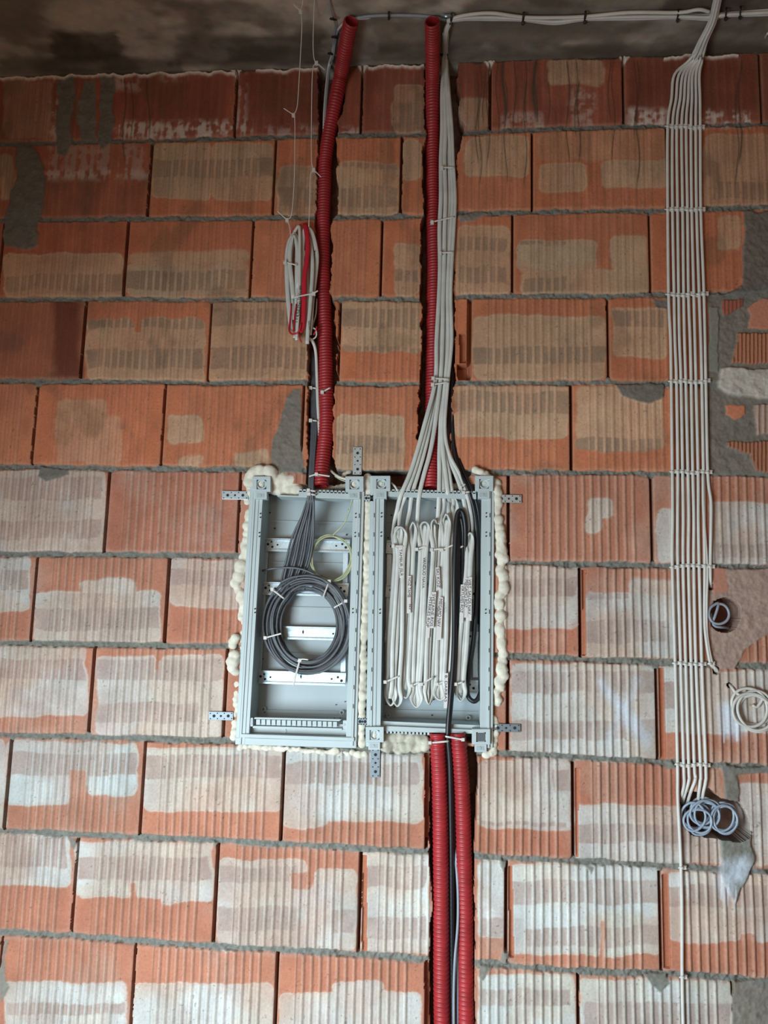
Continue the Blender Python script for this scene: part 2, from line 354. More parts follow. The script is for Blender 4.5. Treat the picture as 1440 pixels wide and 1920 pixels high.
# dark drips down the top courses
for i in range(26):
    dx = [895,900,908,915,933,945,948,965,985,987,1003,1005,1028,1065,1080,1085,1143,1150,1166,1192,1196,1382,1388,278,247,233][i]
    y0 = 112 if i % 3 else 150; y1 = random.choice([240, 270, 320, 360]); wdt = random.choice([1.0, 1.2, 1.6, 3.5 if 930 < dx < 1010 else 1.2])
    ln = np.exp(-((PX-dx-3*np.sin(PY/23+i))/wdt)**2)*sst(PY, y0-2, y0+6)*(1-sst(PY, y1-30, y1))
    col = mixc(col, DK*1.3, ln*.9)
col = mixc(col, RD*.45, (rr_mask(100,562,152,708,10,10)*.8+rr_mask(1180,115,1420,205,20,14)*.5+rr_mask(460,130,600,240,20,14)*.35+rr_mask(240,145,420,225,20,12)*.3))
# mortar colour in the joints
mc = (MO*.9+(n3[..., None]-.5)*.12)
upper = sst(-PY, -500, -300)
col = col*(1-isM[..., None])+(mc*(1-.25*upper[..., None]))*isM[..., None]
col = np.where(isG[..., None], O*.55, col)
# smeared mortar / cement patches  (polygons traced on the face)
def poly_mask(pts, soft=2.0, wxx=None, wyy=None):
    xx = wx if wxx is None else wxx; yy = wy if wyy is None else wyy
    x0 = min(p[0] for p in pts)-12; x1 = max(p[0] for p in pts)+12; y0 = min(p[1] for p in pts)-12; y1 = max(p[1] for p in pts)+12
    sel = (xx > x0) & (xx < x1) & (yy > y0) & (yy < y1); out = np.zeros(X.shape); x = xx[sel]; y = yy[sel]
    ins = np.zeros(x.shape, bool); dist = np.full(x.shape, 1e9); n = len(pts)
    for i in range(n):
        ax, ay = pts[i]; bx, by = pts[(i+1) % n]
        c = ((ay > y) != (by > y)) & (x < (bx-ax)*(y-ay)/(by-ay+1e-9)+ax); ins ^= c
        ex, ey = bx-ax, by-ay; t = np.clip(((x-ax)*ex+(y-ay)*ey)/(ex*ex+ey*ey+1e-9), 0, 1)
        dist = np.minimum(dist, np.hypot(x-ax-t*ex, y-ay-t*ey))
    sd = np.where(ins, dist, -dist); out[sel] = sst(sd, -soft, soft); return out
PATCH = [([(108,138),(142,135),(140,200),(132,262),(126,290),(108,285),(104,262),(110,200)], CE*.8, .004),
([(186,136),(218,134),(214,200),(212,262),(196,280),(184,262),(188,200)], CE*.8, .004),
([(146,200),(158,150),(178,150),(180,262),(150,262)], CE*.9, .000),
([(32,278),(62,276),(84,318),(80,400),(70,455),(52,468),(12,462),(6,440),(20,380),(32,330)], CE*.75, .006),
([(546,728),(566,728),(565,886),(506,886),(510,832),(528,775)], CE*.95, .003),
([(856,404),(902,398),(915,404),(888,416),(860,420)], CE, .002),
([(1396,398),(1450,396),(1450,560),(1330,560),(1392,535)], CE*.75, .004),
([(1326,552),(1450,545),(1450,890),(1326,890)], CE*1.0, .000),
([(1222,560),(1252,560),(1252,578),(1226,574)], CE*.9, .002),
([(1150,722),(1245,722),(1245,745),(1215,758),(1190,752),(1165,742)], CE*.8, .003),
([(1330,1066),(1450,1066),(1450,1180),(1400,1215),(1380,1252),(1330,1252)], c3(.40,.29,.24), .002),
([(1352,1438),(1450,1434),(1450,1446),(1386,1452),(1384,1512),(1357,1506),(1358,1452)], MO*.95, .003),
([(1350,1568),(1405,1560),(1412,1610),(1396,1650),(1378,1690),(1352,1640)], MO*1.0, .008),
([(1376,1836),(1450,1832),(1450,2000),(1370,2000)], CE*1.1, .003),
([(72,875),(130,882),(132,890),(86,906),(72,896)], CE*.8, .002),
([(0,1820),(14,1760),(20,1765),(8,1800),(14,1840),(22,1850),(0,1880)], CE*1.2, .003),
([(610,1403),(760,1410),(640,1413)], MO, .003),
([(1258,1424),(1272,1440),(1240,1440)], MO, .001),
([(130,1572),(146,1576),(142,1592),(136,1590)], MO, .003),([(398,1580),(410,1584),(404,1594)], MO, .003),
([(1102,1622),(1116,1626),(1108,1640)], MO, .003),([(938,1610),(954,1614),(948,1634),(944,1634)], MO, .003),
([(940,1782),(952,1784),(954,1808),(938,1806)], MO, .003),([(900,1808),(924,1812),(908,1840),(902,1832)], MO, .003),
([(1206,1826),(1250,1822),(1260,1842),(1238,1862),(1215,1838)], MO, .003)]
for pts, c, h in PATCH:
    m_ = poly_mask(pts)
    H = H*(1-m_)+((n2-.5)*.006+(n3-.5)*.002+h)*m_
    col = mixc(col, c, m_*(.94)) * (1+((n2-.5)*.35)[..., None]*m_[..., None])
# brick pieces showing in the patched column at the right
def piece(pts, c, rb=0.0, pitch=7.4, hh=.003, slope=0.0):
    global H, col
    m_ = poly_mask(pts, 1.2)
    ph = ((PX-pts[0][0]-(PY-pts[0][1])*slope)/pitch) % 1.0
    rbb = np.exp(-((ph-.5)/.27)**4)
    H = H*(1-m_)+(hh+rb*rbb+(n3-.5)*.001)*m_
    col = mixc(col, c, m_); col = mixc(col, DK*3, m_*(1-rbb)*(.5 if rb else 0))
piece([(1404,576),(1422,565),(1450,560),(1450,614),(1404,614),(1410,595)], O*1.0+.05)
piece([(1384,624),(1450,622),(1450,682),(1372,681)], O*.95, .004)
piece([(1352,562),(1390,560),(1392,574),(1356,592),(1352,580)], RD*1.4, .002)
piece([(1358,762),(1396,760),(1396,776),(1378,786),(1360,778)], O*1.2)
piece([(1414,757),(1450,757),(1450,816),(1416,818)], MV*1.3, .003, 11)
piece([(1362,828),(1450,828),(1450,886),(1415,884),(1405,850),(1364,838)], O*.8, .004)
piece([(1333,1066),(1362,1066),(1366,1090),(1366,1108),(1340,1118),(1332,1100)], O*.8+.08)
piece([(1328,577),(1346,577),(1346,650),(1348,700),(1328,700)], CE*1.25, 0)
m_ = poly_mask([(1352,694),(1368,690),(1450,694),(1450,748),(1400,744),(1366,742),(1348,730)], 3)
H += m_*.008; col = mixc(col, c3(.56,.52,.45), m_*(.7+.5*n1))
m_ = poly_mask([(1298,1440),(1352,1448),(1356,1500),(1335,1500),(1296,1494)], 2); col = mixc(col, O*.5+PA*.4, m_)
# spray-paint marks
for pts, a in [([(1118,1276),(1130,1272),(1150,1300),(1195,1350),(1215,1380),(1212,1400),(1190,1380),(1150,1325)], .8), ([(1190,1270),(1200,1275),(1170,1335),(1140,1395),(1132,1390),(1160,1330)], .55),
               ([(1350,1318),(1392,1312),(1396,1372),(1385,1385),(1352,1370)], .75), ([(1352,1615),(1392,1600),(1406,1625),(1388,1655),(1360,1640)], .8), ([(1338,1640),(1378,1635),(1376,1668),(1362,1690),(1340,1662)], .55)]:
    m_ = poly_mask(pts, 14)
    col = mixc(col, c3(.62,.70,.80), m_*a*(.65+.6*n2))
for dx, y1 in [(1357,1395),(1371,1380),(1381,1392),(1352,1690),(1377,1712),(1364,1702)]:
    col = mixc(col, c3(.75,.8,.85), np.exp(-((PX-dx)/1.3)**2)*sst(PY, y1-60, y1-40)*(1-sst(PY, y1-5, y1))*.8)
# pale mark on the lower left brick
rg = np.hypot(PX-222, (PY-1872)); col = mixc(col, c3(.62,.66,.60), sst(-(rg-10), -1.5, 1.5)*.7)
# ragged pale line of filler right under the ceiling
yt = proj(X, np.full_like(X, ZC))[1]; below = PY-yt; wob2 = 4+15*(fbm(X*26, X*0, 3)-.45)
present = ((PX < 448) | ((PX > 480) & (PX < 602)) | ((PX > 690) & (PX < 800)) | ((PX > 1245) & (PX < 1385)))
lm = np.exp(-((below-wob2)/2.7)**2)*present*(.85+.4*n2)
for tx in (443, 681, 918, 1171): lm = np.maximum(lm, sst(-(np.abs(PX-tx)*1.3+(below-4)), -14, -9)*(below > 1))
col = mixc(col, c3(.80,.70,.62), lm); H += lm*.006
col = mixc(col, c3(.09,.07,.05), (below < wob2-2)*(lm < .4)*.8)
# chases, holes, box recess
def between(ll, rl, y0, y1, n=5.0):
    nn = (fbm(X*40, Z*40, 6)-.5)*2*n
    a = np.interp(PY, [p[1] for p in ll], [p[0] for p in ll]); b = np.interp(PY, [p[1] for p in rl], [p[0] for p in rl])
    return (PX > a+nn) & (PX < b+nn*1.2) & (PY > y0) & (PY < y1)
CH = between([(598,118),(597,250),(592,400),(588,500),(580,600),(578,720),(577,890)], [(647,118),(645,200),(632,228),(632,400),(623,410),(620,555),(627,575),(632,640),(630,715),(623,790),(625,840),(627,890)], 60, 905)
CH2 = between([(795,118),(793,180),(800,250),(793,280),(795,400),(788,430),(789,560),(790,640),(787,715),(785,760),(782,890)], [(857,118),(860,200),(869,250),(857,290),(855,400),(851,412),(850,555),(855,640),(853,718),(847,726),(843,890)], 60, 905)
CH3 = between([(806,1410),(806,1575),(804,1600),(808,1640),(812,1700),(806,1730),(806,1900),(806,2060)], [(893,1410),(896,1460),(892,1500),(889,1600),(890,1780),(892,1920),(893,2060)], 1400, 4000, 3)
CH3L = between([(797,1410),(796,2060)], [(808,1410),(808,2060)], 1412, 4000, 1.2) & (((PY < 1575)) | (PY > 1806)) & ~CH3
BX = between([(486,908),(458,1392)], [(914,908),(912,1392)], 908, 1392, 0)
GAP = between([(575,880),(575,915)], [(880,880),(880,915)], 884, 912, 6)
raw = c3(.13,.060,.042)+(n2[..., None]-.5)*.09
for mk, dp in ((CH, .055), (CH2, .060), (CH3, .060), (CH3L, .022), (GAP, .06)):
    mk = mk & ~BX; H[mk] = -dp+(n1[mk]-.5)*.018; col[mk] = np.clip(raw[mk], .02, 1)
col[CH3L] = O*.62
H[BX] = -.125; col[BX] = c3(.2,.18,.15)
def hole(cx, cy, rx, ry, dp, c=c3(.24,.12,.08)):
    m2 = (((PX-cx)/rx)**2+((PY-cy)/ry)**2 < 1+(n2-.5)*.25); H[m2] = -dp; col[m2] = c*(.7+.6*n2[m2][:, None])
hole(1358, 1153, 30, 32, .075); hole(1333, 1101, 5, 6, .03); hole(1342, 1257, 6, 7, .03); hole(1367, 1284, 5, 5, .03)
m2 = poly_mask([(1276,1500),(1290,1486),(1330,1482),(1352,1500),(1385,1508),(1403,1540),(1404,1568),(1385,1574),(1330,1568),(1296,1562),(1280,1545)], 1.0) > .5
H[m2] = -.07; col[m2] = c3(.21,.12,.09)*(.7+.6*n2[m2][:, None])
# broken cell of the block right of the second slot
for (x0, y0, x1, y1, dp) in [(862,627,873,680,.015),(858,684,878,712,.04)]:
    m2 = (PX > x0) & (PX < x1) & (PY > y0) & (PY < y1); H[m2] = -dp; col[m2] = O*.8
m2 = (PX > 881-5) & (PX < 884) & (PY > 560) & (PY < 708); H[m2] = -.03
# reddish return faces of blocks set slightly back at the wide joints
for (x0, x1, xb, y0, y1) in [(1231,1242,4,1252,1425),(950,957,3,1625,1795),(1239,1250,4,1640,1815),(1075,1081,1,1440,1608),(1088,1095,0,1068,1228),(676,684,0,1605,1785)]:
    sx = PX-(PY-y0)*xb/(y1-y0)
    m2 = (sx > x0+3) & (sx < x1+4) & (PY > y0) & (PY < y1); H[m2] = np.minimum(H[m2], -.008); col[m2] = O*.85
H = np.clip(H, -.13, .02)
verts = np.stack([X, -H, Z], -1).reshape(-1, 3)
idx = np.arange(nX*nZ).reshape(nZ, nX)
quads = np.stack([idx[:-1, :-1], idx[:-1, 1:], idx[1:, 1:], idx[1:, :-1]], -1).reshape(-1, 4)
hs = H.reshape(-1)[quads]; steep = (hs.max(1)-hs.min(1)) > .006
me = bpy.data.meshes.new('wall_back'); me.vertices.add(len(verts)); me.vertices.foreach_set('co', verts.ravel())
me.loops.add(quads.size); me.loops.foreach_set('vertex_index', quads.ravel().astype(np.int32))
me.polygons.add(len(quads)); me.polygons.foreach_set('loop_start', (np.arange(len(quads))*4).astype(np.int32))
me.polygons.foreach_set('use_smooth', ~steep)
at = me.color_attributes.new('albedo', 'FLOAT_COLOR', 'POINT')
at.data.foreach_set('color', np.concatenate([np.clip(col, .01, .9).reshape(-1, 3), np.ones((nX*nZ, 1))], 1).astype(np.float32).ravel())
me.update(calc_edges=True); me.validate()
wm = bpy.data.materials.new('clay_block_wall'); wm.use_nodes = True; nt = wm.node_tree; b = nt.nodes['Principled BSDF']
b.inputs['Roughness'].default_value = .82; b.inputs['Specular IOR Level'].default_value = .3
ca = nt.nodes.new('ShaderNodeAttribute'); ca.attribute_name = 'albedo'
tc = nt.nodes.new('ShaderNodeTexCoord'); nz = nt.nodes.new('ShaderNodeTexNoise'); nz.inputs['Scale'].default_value = 160; nz.inputs['Detail'].default_value = 8; nz.inputs['Roughness'].default_value = .65
nt.links.new(tc.outputs['Object'], nz.inputs['Vector'])
mr = nt.nodes.new('ShaderNodeMapRange'); mr.inputs[1].default_value = .3; mr.inputs[2].default_value = .7; mr.inputs[3].default_value = .86; mr.inputs[4].default_value = 1.12
nt.links.new(nz.outputs['Fac'], mr.inputs[0])
mx = nt.nodes.new('ShaderNodeVectorMath'); mx.operation = 'SCALE'
nt.links.new(ca.outputs['Color'], mx.inputs[0]); nt.links.new(mr.outputs[0], mx.inputs['Scale']); nt.links.new(mx.outputs[0], b.inputs['Base Color'])
bp = nt.nodes.new('ShaderNodeBump'); bp.inputs['Strength'].default_value = .35; bp.inputs['Distance'].default_value = .0015
nt.links.new(nz.outputs['Fac'], bp.inputs['Height']); nt.links.new(bp.outputs[0], b.inputs['Normal'])
me.materials.append(wm)
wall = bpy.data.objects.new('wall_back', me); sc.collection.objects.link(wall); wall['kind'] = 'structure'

# ------------------------------------------------------------------ ceiling and floor
cxs = np.arange(xL, xR+.01, .008); cys = np.arange(-1.2, .13, .008)
CX, CY = np.meshgrid(cxs, cys)
CZ = ZC+(fbm(CX*6, CY*6, 2)-.5)*.008+(fbm(CX*30, CY*30, 3)-.5)*.003
CZ[CY > -.02] = ZC
cv = np.stack([CX, CY, CZ], -1).reshape(-1, 3).tolist(); a_, b_ = CX.shape
cf = [(i*b_+j, (i+1)*b_+j, (i+1)*b_+j+1, i*b_+j+1) for i in range(a_-1) for j in range(b_-1)]
n0 = len(cv); cv += [(xL, -1.2, ZC+.2), (xR, -1.2, ZC+.2), (xR, .2, ZC+.2), (xL, .2, ZC+.2)]; cf += [(n0, n0+1, n0+2, n0+3)]
cm = bpy.data.materials.new('stained_raw_concrete'); cm.use_nodes = True; nt = cm.node_tree; b = nt.nodes['Principled BSDF']; b.inputs['Roughness'].default_value = .9
tc = nt.nodes.new('ShaderNodeTexCoord'); mp = nt.nodes.new('ShaderNodeMapping'); mp.inputs['Scale'].default_value = (1, 2.2, 1); nt.links.new(tc.outputs['Object'], mp.inputs[0])
z1 = nt.nodes.new('ShaderNodeTexNoise'); z1.inputs['Scale'].default_value = 3.2; z1.inputs['Detail'].default_value = 9; z1.inputs['Roughness'].default_value = .62; nt.links.new(mp.outputs[0], z1.inputs[0])
z2 = nt.nodes.new('ShaderNodeTexNoise'); z2.inputs['Scale'].default_value = 45; z2.inputs['Detail'].default_value = 6; nt.links.new(tc.outputs['Object'], z2.inputs[0])
r1 = nt.nodes.new('ShaderNodeAttribute'); r1.attribute_name = 'albedo'
mx = nt.nodes.new('ShaderNodeMix'); mx.data_type = 'RGBA'; mx.blend_type = 'MULTIPLY'; mx.inputs[0].default_value = .35
nt.links.new(r1.outputs[0], mx.inputs[6]); nt.links.new(z2.outputs['Color'], mx.inputs[7]); nt.links.new(mx.outputs[2], b.inputs['Base Color'])
bp = nt.nodes.new('ShaderNodeBump'); bp.inputs['Strength'].default_value = .5; bp.inputs['Distance'].default_value = .004; nt.links.new(z2.outputs['Fac'], bp.inputs['Height']); nt.links.new(bp.outputs[0], b.inputs['Normal'])
o = mesh_obj('ceiling', cv, cf, cm, smooth=True); o['kind'] = 'structure'
QX, QY = proj(CX, np.full_like(CX, ZC), CY)      # photo coordinates of the stains
cn = fbm(CX*5, CY*9, 4, 5); cn2 = fbm(CX*22, CY*30, 1, 4)
cc_ = mixc(np.ones(CX.shape+(3,))*c3(.60,.52,.43), c3(.27,.22,.17), sst(cn, .42, .62))
qx = QX+(cn2-.5)*50; qy = QY+(cn-.5)*30
def blob(x0, y0, x1, y1, sf=14):
    dx = np.maximum(np.maximum(x0-qx, qx-x1), 0); dy = np.maximum(np.maximum(y0-qy, qy-y1), 0); return 1-sst(np.hypot(dx, dy), 0, sf)
for q, a in [((100,66,215,108),.85),((330,72,620,116),.7),((430,92,1440,112),.55),((700,100,1440,104),.5),((1250,-40,1400,20),.8),((900,45,1440,60),.35),((0,112,330,134),.6),((1000,-20,1440,12),.6)]:
    cc_ = mixc(cc_, c3(.085,.065,.042), blob(*q)*a*(.55+.9*cn2))
for q, a in [((240,80,330,100),.5),((610,60,700,95),.6),((400,20,560,55),.3),((1180,60,1240,90),.3)]:
    cc_ = mixc(cc_, c3(.62,.55,.46), blob(*q)*a*cn2)
cc_ *= (.7+.6*cn2)[..., None]
at = o.data.color_attributes.new('albedo', 'FLOAT_COLOR', 'POINT')
at.data.foreach_set('color', np.concatenate([np.concatenate([np.clip(cc_, .01, .9).reshape(-1, 3), np.ones((CX.size, 1))], 1), np.tile([.3, .26, .2, 1], (4, 1))]).astype(np.float32).ravel())
fm = mat('dusty_screed_floor', (.34, .31, .27), .9, noise=.3, scale=6, bump=.4)
mbf = MB(); mbf.add([(xL, -3.6, -.05), (xR, -3.6, -.05), (xR, .05, -.05), (xL, .05, -.05), (xL, -3.6, 0), (xR, -3.6, 0), (xR, .05, 0), (xL, .05, 0)], [(0, 3, 2, 1), (4, 5, 6, 7), (0, 1, 5, 4), (1, 2, 6, 5), (2, 3, 7, 6), (3, 0, 4, 7)])
o = mbf.build('floor', fm); o['kind'] = 'structure'

# ------------------------------------------------------------------ the two distribution boxes
def ring_hole(mb_body, px, py, r, d0, d1, n=18, inner=.72):
    c = P(px, py, d0); k = r/FPX*DIST
    vs = []; fs = []
    for rr2, dd in ((k, d0), (k*inner, d0), (k*inner, d1), (k, d1)):
        for i in range(n): vs.append((c[0]+rr2*math.cos(2*math.pi*i/n), -dd, c[2]+rr2*math.sin(2*math.pi*i/n)))
    for q in range(4):
        for i in range(n): fs.append((q*n+i, q*n+(i+1) % n, ((q+1) % 4)*n+(i+1) % n, ((q+1) % 4)*n+i))
    mb_body.add(vs, fs)
def perf_strap(parent, x0, y0, x1, y1, d, vertical=False, label=None):
    s = MB(); s.rect(x0, y0, x1, y1, d, d-.002, dx=(-1 if vertical else 0), dy=(0 if vertical else 1)); o = s.build('mounting_strap', M['strap'] if y0 > 1300 else M['zinc'], parent, bevel=.0006)
    hh = []; L = (y1-y0) if vertical else (x1-x0); cx = (x0+x1)/2; cyy = (y0+y1)/2
    def pt(t, o2): return (cx+o2, y0+L*t) if vertical else (x0+L*t, cyy+o2+.5)
    for t in (.22, .80):
        q = pt(t, 0); hh.append((q, 2.8))
    hh.append((pt(.5, 0), 2.0))
    for t in (.07, .36, .64, .94):
        for o2 in (-5, 5):
            hh.append((pt(t, o2), 1.1))
    for q, r in hh:
        h = MB(); h.disc(q[0], q[1], r, d+.0006, d-.0005, 10); h.build('strap_hole', M['hole'], o)
    return o
def rail(parent, x0, x1, y, hgt, d, dy, dx=-1.5):
    s = MB()
    s.rect(x0, y, x1, y+hgt, d, d-.0015, dx, dy)                       # web
    s.rect(x0, y-3, x1, y-.5, d+.009, d+.0075, 0, dy); s.rect(x0, y-1, x1, y+.4, d+.009, d-.001, 0, dy)
    s.rect(x0+dx, y+hgt+.5, x1+dx, y+hgt+3.2, d+.009, d+.0075, 0, dy); s.rect(x0+dx, y+hgt-.4, x1+dx, y+hgt+1, d+.009, d-.001, 0, dy)
    o = s.build('mounting_rail', M['zinc'], parent)
    h = MB()
    for (t, r, oy) in ((.05, 2.6, .45), (.09, 1.6, .2), (.10, 2.2, .72), (.16, 1.8, .5), (.84, 1.8, .5), (.91, 2.2, .3), (.95, 2.6, .65)):
        h.disc(x0+(x1-x0)*t, y+hgt*oy+dy*t, r, d+.0012, d-.001, 10); h.build('rail_hole', M['hole'], o); h = MB()
    h.slab([((x0+x1)/2, y+hgt*.25), ((x0+x1)/2+1.6, y+hgt*.5), ((x0+x1)/2, y+hgt*.75), ((x0+x1)/2-1.6, y+hgt*.5)], d+.0012, d-.001)
    h.build('rail_hole', M['hole'], o)
    return o
DB = -.085   # back panel depth
def make_box(TL, TR, BR, BL, rimL, rimR, label, right):
    root = empty('distribution_box', P(BL[0], BL[1], 0), label, 'distribution box', 'flush distribution boxes set in the wall')
    def lx(y, off=0): return TL[0]+(BL[0]-TL[0])*(y-TL[1])/(BL[1]-TL[1])+off
    def rx(y, off=0): return TR[0]+(BR[0]-TR[0])*(y-TR[1])/(BR[1]-TR[1])+off
    yt, yb = TL[1], BL[1]
    bk = MB()
    xs = lx(1150)+rimL-10; xe = rx(1150)-rimR+14
    ys = [928, 975, 979, 1052, 1056, 1136, 1141, 1222, 1227, 1330, 1336, yb-6]
    for i in range(len(ys)-1):
        dd = DB+(.0035 if i % 2 else 0)
        y0, y1 = ys[i], ys[i+1]
        a0 = lx(y0)+rimL-1; a1 = lx(y1)+rimL-1; b0 = rx(y0)-rimR+3; b1 = rx(y1)-rimR+3
        bk.slab([(a0, y0), (b0, y0+4), (b1, y1+4), (a1, y1)], dd, DB-.004)
    bk.build('back_panel', M['panel'], root)
    dots = MB(); random.seed(4+right)
    for y in (960, 1000, 1085, 1160, 1240, 1320, 1345):
        for t in (.06, .12, .5, .9, .95):
            if random.random() > .75: continue
            dots.disc(lx(y)+rimL+(rx(y)-rimR-lx(y)-rimL)*t+random.uniform(-6, 6), y+random.uniform(-10, 10), random.choice([1.0, 1.3, 1.6]), DB+.0042, DB+.001, 8); dots.build('panel_hole', M['hole'], root); dots = MB()
    # side and top/bottom walls
    for side in ('l', 'r'):
        s = MB()
        if side == 'l': s.slab([(lx(yt+30, rimL-3), yt+30), (lx(yt+30, rimL), yt+30), (lx(yb-8, rimL), yb-8), (lx(yb-8, rimL-3), yb-8)], 0.0, DB-.004)
        else: s.slab([(rx(yt+30, -rimR), yt+30), (rx(yt+30, -rimR+3), yt+30), (rx(yb-8, -rimR+3), yb-8), (rx(yb-8, -rimR), yb-8)], 0.0, DB-.004)
        s.build('side_wall', M['box'], root)
        # rim: outer flange, raised bead, inner flange
        s = MB()
        if side == 'l':
            e = [(0, 7, .012), (7, 11, .0165), (11, 18, .0135), (18, rimL, .0115)]
            for a, bb, d in e: s.slab([(lx(yt, a), yt), (lx(yt, bb), yt), (lx(yb, bb), yb), (lx(yb, a), yb)], d, -.004)
        else:
            e = [(0, 6, .012), (6, 10, .0165), (10, rimR, .0125)]
            for a, bb, d in e: s.slab([(rx(yt, -bb), yt), (rx(yt, -a), yt), (rx(yb, -a), yb+3), (rx(yb, -bb), yb+3)], d, -.004)
        o = s.build('side_rim', M['box'], root, bevel=.001)
        sl = MB(); n = 11
        for i in range(n):
            y = yt+70+i*(yb-yt-110)/n
            if side == 'r' or right:
                x = rx(y, -8) if side == 'r' else lx(y, 9); sl.rect(x-.7, y, x+.7, y+8, .0171, .0155); sl.build('rim_slot', M['hole'], o); sl = MB()
            x2 = lx(y, 22) if side == 'l' else rx(y, -15)
            if i in (0, 1, 5): sl.disc(x2, y, 1.3, .0150, .008, 8); sl.build('rim_hole', M['hole'], o); sl = MB(); sl.disc(x2, y+7, 1.3, .0150, .008, 8); sl.build('rim_hole', M['hole'], o); sl = MB()
    # corner lugs
    cs = [(lx(yt+14, 21), yt+15, 1), (rx(yt+14, -19), yt+15, 1)]
    if right: cs += [(lx(yb-22, 16), yb-22, 0), (rx(yb-22, -22), yb-18, 0)]
    for cx, cyy, up in cs:
        s = MB(); ws = 17
        s.rect(cx-ws, cyy-15, cx+ws, cyy-9, .024, -.02); s.rect(cx-ws, cyy+9, cx+ws, cyy+14, .020, -.02)
        s.rect(cx-ws, cyy-10, cx-9, cyy+10, .022, -.02); s.rect(cx+9, cyy-10, cx+ws, cyy+10, .022, -.02)
        ring_hole(s, cx, cyy, 10, .018, .004); s.rect(cx-11, cyy-11, cx+11, cyy+11, .006, 0.0)
        o = s.build('corner_lug', M['box'], root, bevel=.0008)
        if right and not up and cx > 800:
            h = MB(); h.rect(cx-8, cyy-8, cx+8, cyy+8, .0185, .006); h.build('square_opening', M['grey'], o)
        else:
            h = MB(); vs, fs = tube_geo(np.array([P(cx, cyy, .004), P(cx, cyy, .010), P(cx+1, cyy, .014)]), [.010, .009, .004], None, None, 10); h.add(vs, fs); h.build('foam_plug', M['foam'], o, smooth=True)
        h = MB(); h.rect(cx-9, cyy+17, cx+5, cyy+25, .0212, .012); h.disc(cx-2, cyy+21, 2.4, .0225, .012)
        h2 = MB(); h2.rect(cx-12, cyy+14, cx+10, cyy+28, .0205, 0.0); h2.build('latch_seat', M['box'], o); h.build('latch', M['panel'], o)
    # toothed cable entry strip at the top
    s = MB(); x0, x1 = ((560, 662) if not right else (lx(920, 33), rx(920, -34)))
    s.slab([(x0, 920), (x1, 924), (x1, 934), (x0, 930)], .012, -.002); s.slab([(x0-(40 if not right else 0), 928), (x1, 933), (x1, 936), (x0-(40 if not right else 0), 931)], .010, -.05)
    n = int((x1-x0)/7)
    for i in range(n):
        t = (i+.5)/n; xx = x0+(x1-x0)*t; yy = 917+4*t; s.rect(xx-2.6, yy, xx+2.6, yy+5, .012, .008)
    s.build('toothed_entry_strip', M['box'], root)
    # metal uprights and rails
    vx = [(lx(1025, rimL+11), lx(1265, rimL+11)), (rx(1025, -rimR-12), rx(1265, -rimR-10))]
    for a, bb in vx:
        s = MB(); s.slab([(a-4, 1025), (a+5, 1025), (bb+5, 1270), (bb-4, 1270)], DB+.012, DB+.010); s.build('rail_upright', M['zinc'], root)
    ry = [(1010, 3), (1092, 3), (1174, 4), (1258, 5)] if not right else [(1014, 4), (1096, 4), (1181, 5), (1271, 6)]
    for y, dy in ry: rail(root, lx(y, rimL+6), rx(y, -rimR-4), y+2, 18, DB+.018, dy)
    return root, lx, rx
boxL, lxL, rxL = make_box((470, 893), (684, 891), (668, 1403), (441, 1396), 25, 20, 'left grey wiring box, nearly empty, with a big coil of grey cable in it', 0)
boxR, lxR, rxR = make_box((694, 892), (927, 893), (924, 1408), (686, 1400), 27, 24, 'right grey wiring box packed with folded white and black cables', 1)
# bottom rims, comb, tray of the left box
s = MB(); s.slab([(441, 1383), (668, 1390), (668, 1403), (441, 1396)], .013, -.004); s.slab([(452, 1376), (664, 1383), (664, 1390), (450, 1383)], .018, -.004); s.build('bottom_rim', M['box'], boxL, bevel=.001)
s = MB(); s.slab([(455, 1352), (662, 1359), (662, 1380), (453, 1373)], -.012, -.085); s.disc(532, 1371, 5, -.010, -.02); s.build('bottom_tray', M['box'], boxL)
s = MB(); s.slab([(478, 1345), (640, 1349), (636, 1352), (476, 1348)], .004, -.01); s.slab([(474, 1361), (641, 1366), (641, 1370), (474, 1365)], .004, -.01)
for i in range(16):
    xx = 484+i*9.6; yy = 1348+i*.3; s.rect(xx-3.6, yy+1, xx+3.6, yy+11, .000, -.004)
s.build('cable_comb', M['box'], boxL)
for x in (466, 650):
    s = MB(); s.rect(x-7, 1346+(x > 500)*5, x+8, 1362+(x > 500)*5, .008, -.01); o = s.build('comb_bracket', M['box'], boxL); s = MB(); s.rect(x, 1349+(x > 500)*5, x+6, 1359+(x > 500)*5, .0088, .004); s.disc(x-4, 1354+(x > 500)*5, 2.2, .0088, .004); s.build('bracket_hole', M['panel'], o)
s = MB(); s.slab([(714, 1352), (902, 1360), (902, 1369), (714, 1361)], -.004, -.085); s.slab([(714, 1361), (902, 1369), (902, 1376), (714, 1371)], .008, -.004)
for i in range(12): s.rect(724+i*7, 1370+i*.3, 728+i*7, 1375+i*.3, .009, .004)
s.build('bottom_rim', M['box'], boxR)
for bx, pts in ((boxL, [(494, 1330), (641, 1336)]), (boxR, [(728, 1341), (878, 1346)])):
    for x, y in pts:
        s = MB(); ring_hole(s, x, y, 4.5, DB+.012, DB, 14, .6); s.build('screw_boss', M['box'], bx)
perf_strap(boxL, 416, 920, 465, 936, .006); perf_strap(boxL, 391, 1334, 437, 1350, .006); perf_strap(boxL, 662, 838, 679, 890, .006, True)
perf_strap(boxR, 930, 927, 978, 942, .006); perf_strap(boxR, 922, 1357, 976, 1372, .006); perf_strap(boxR, 695, 1403, 713, 1458, .006, True)
perf_strap(boxL, 683, 928, 700, 939, .012); perf_strap(boxL, 671, 1346, 688, 1359, .012)

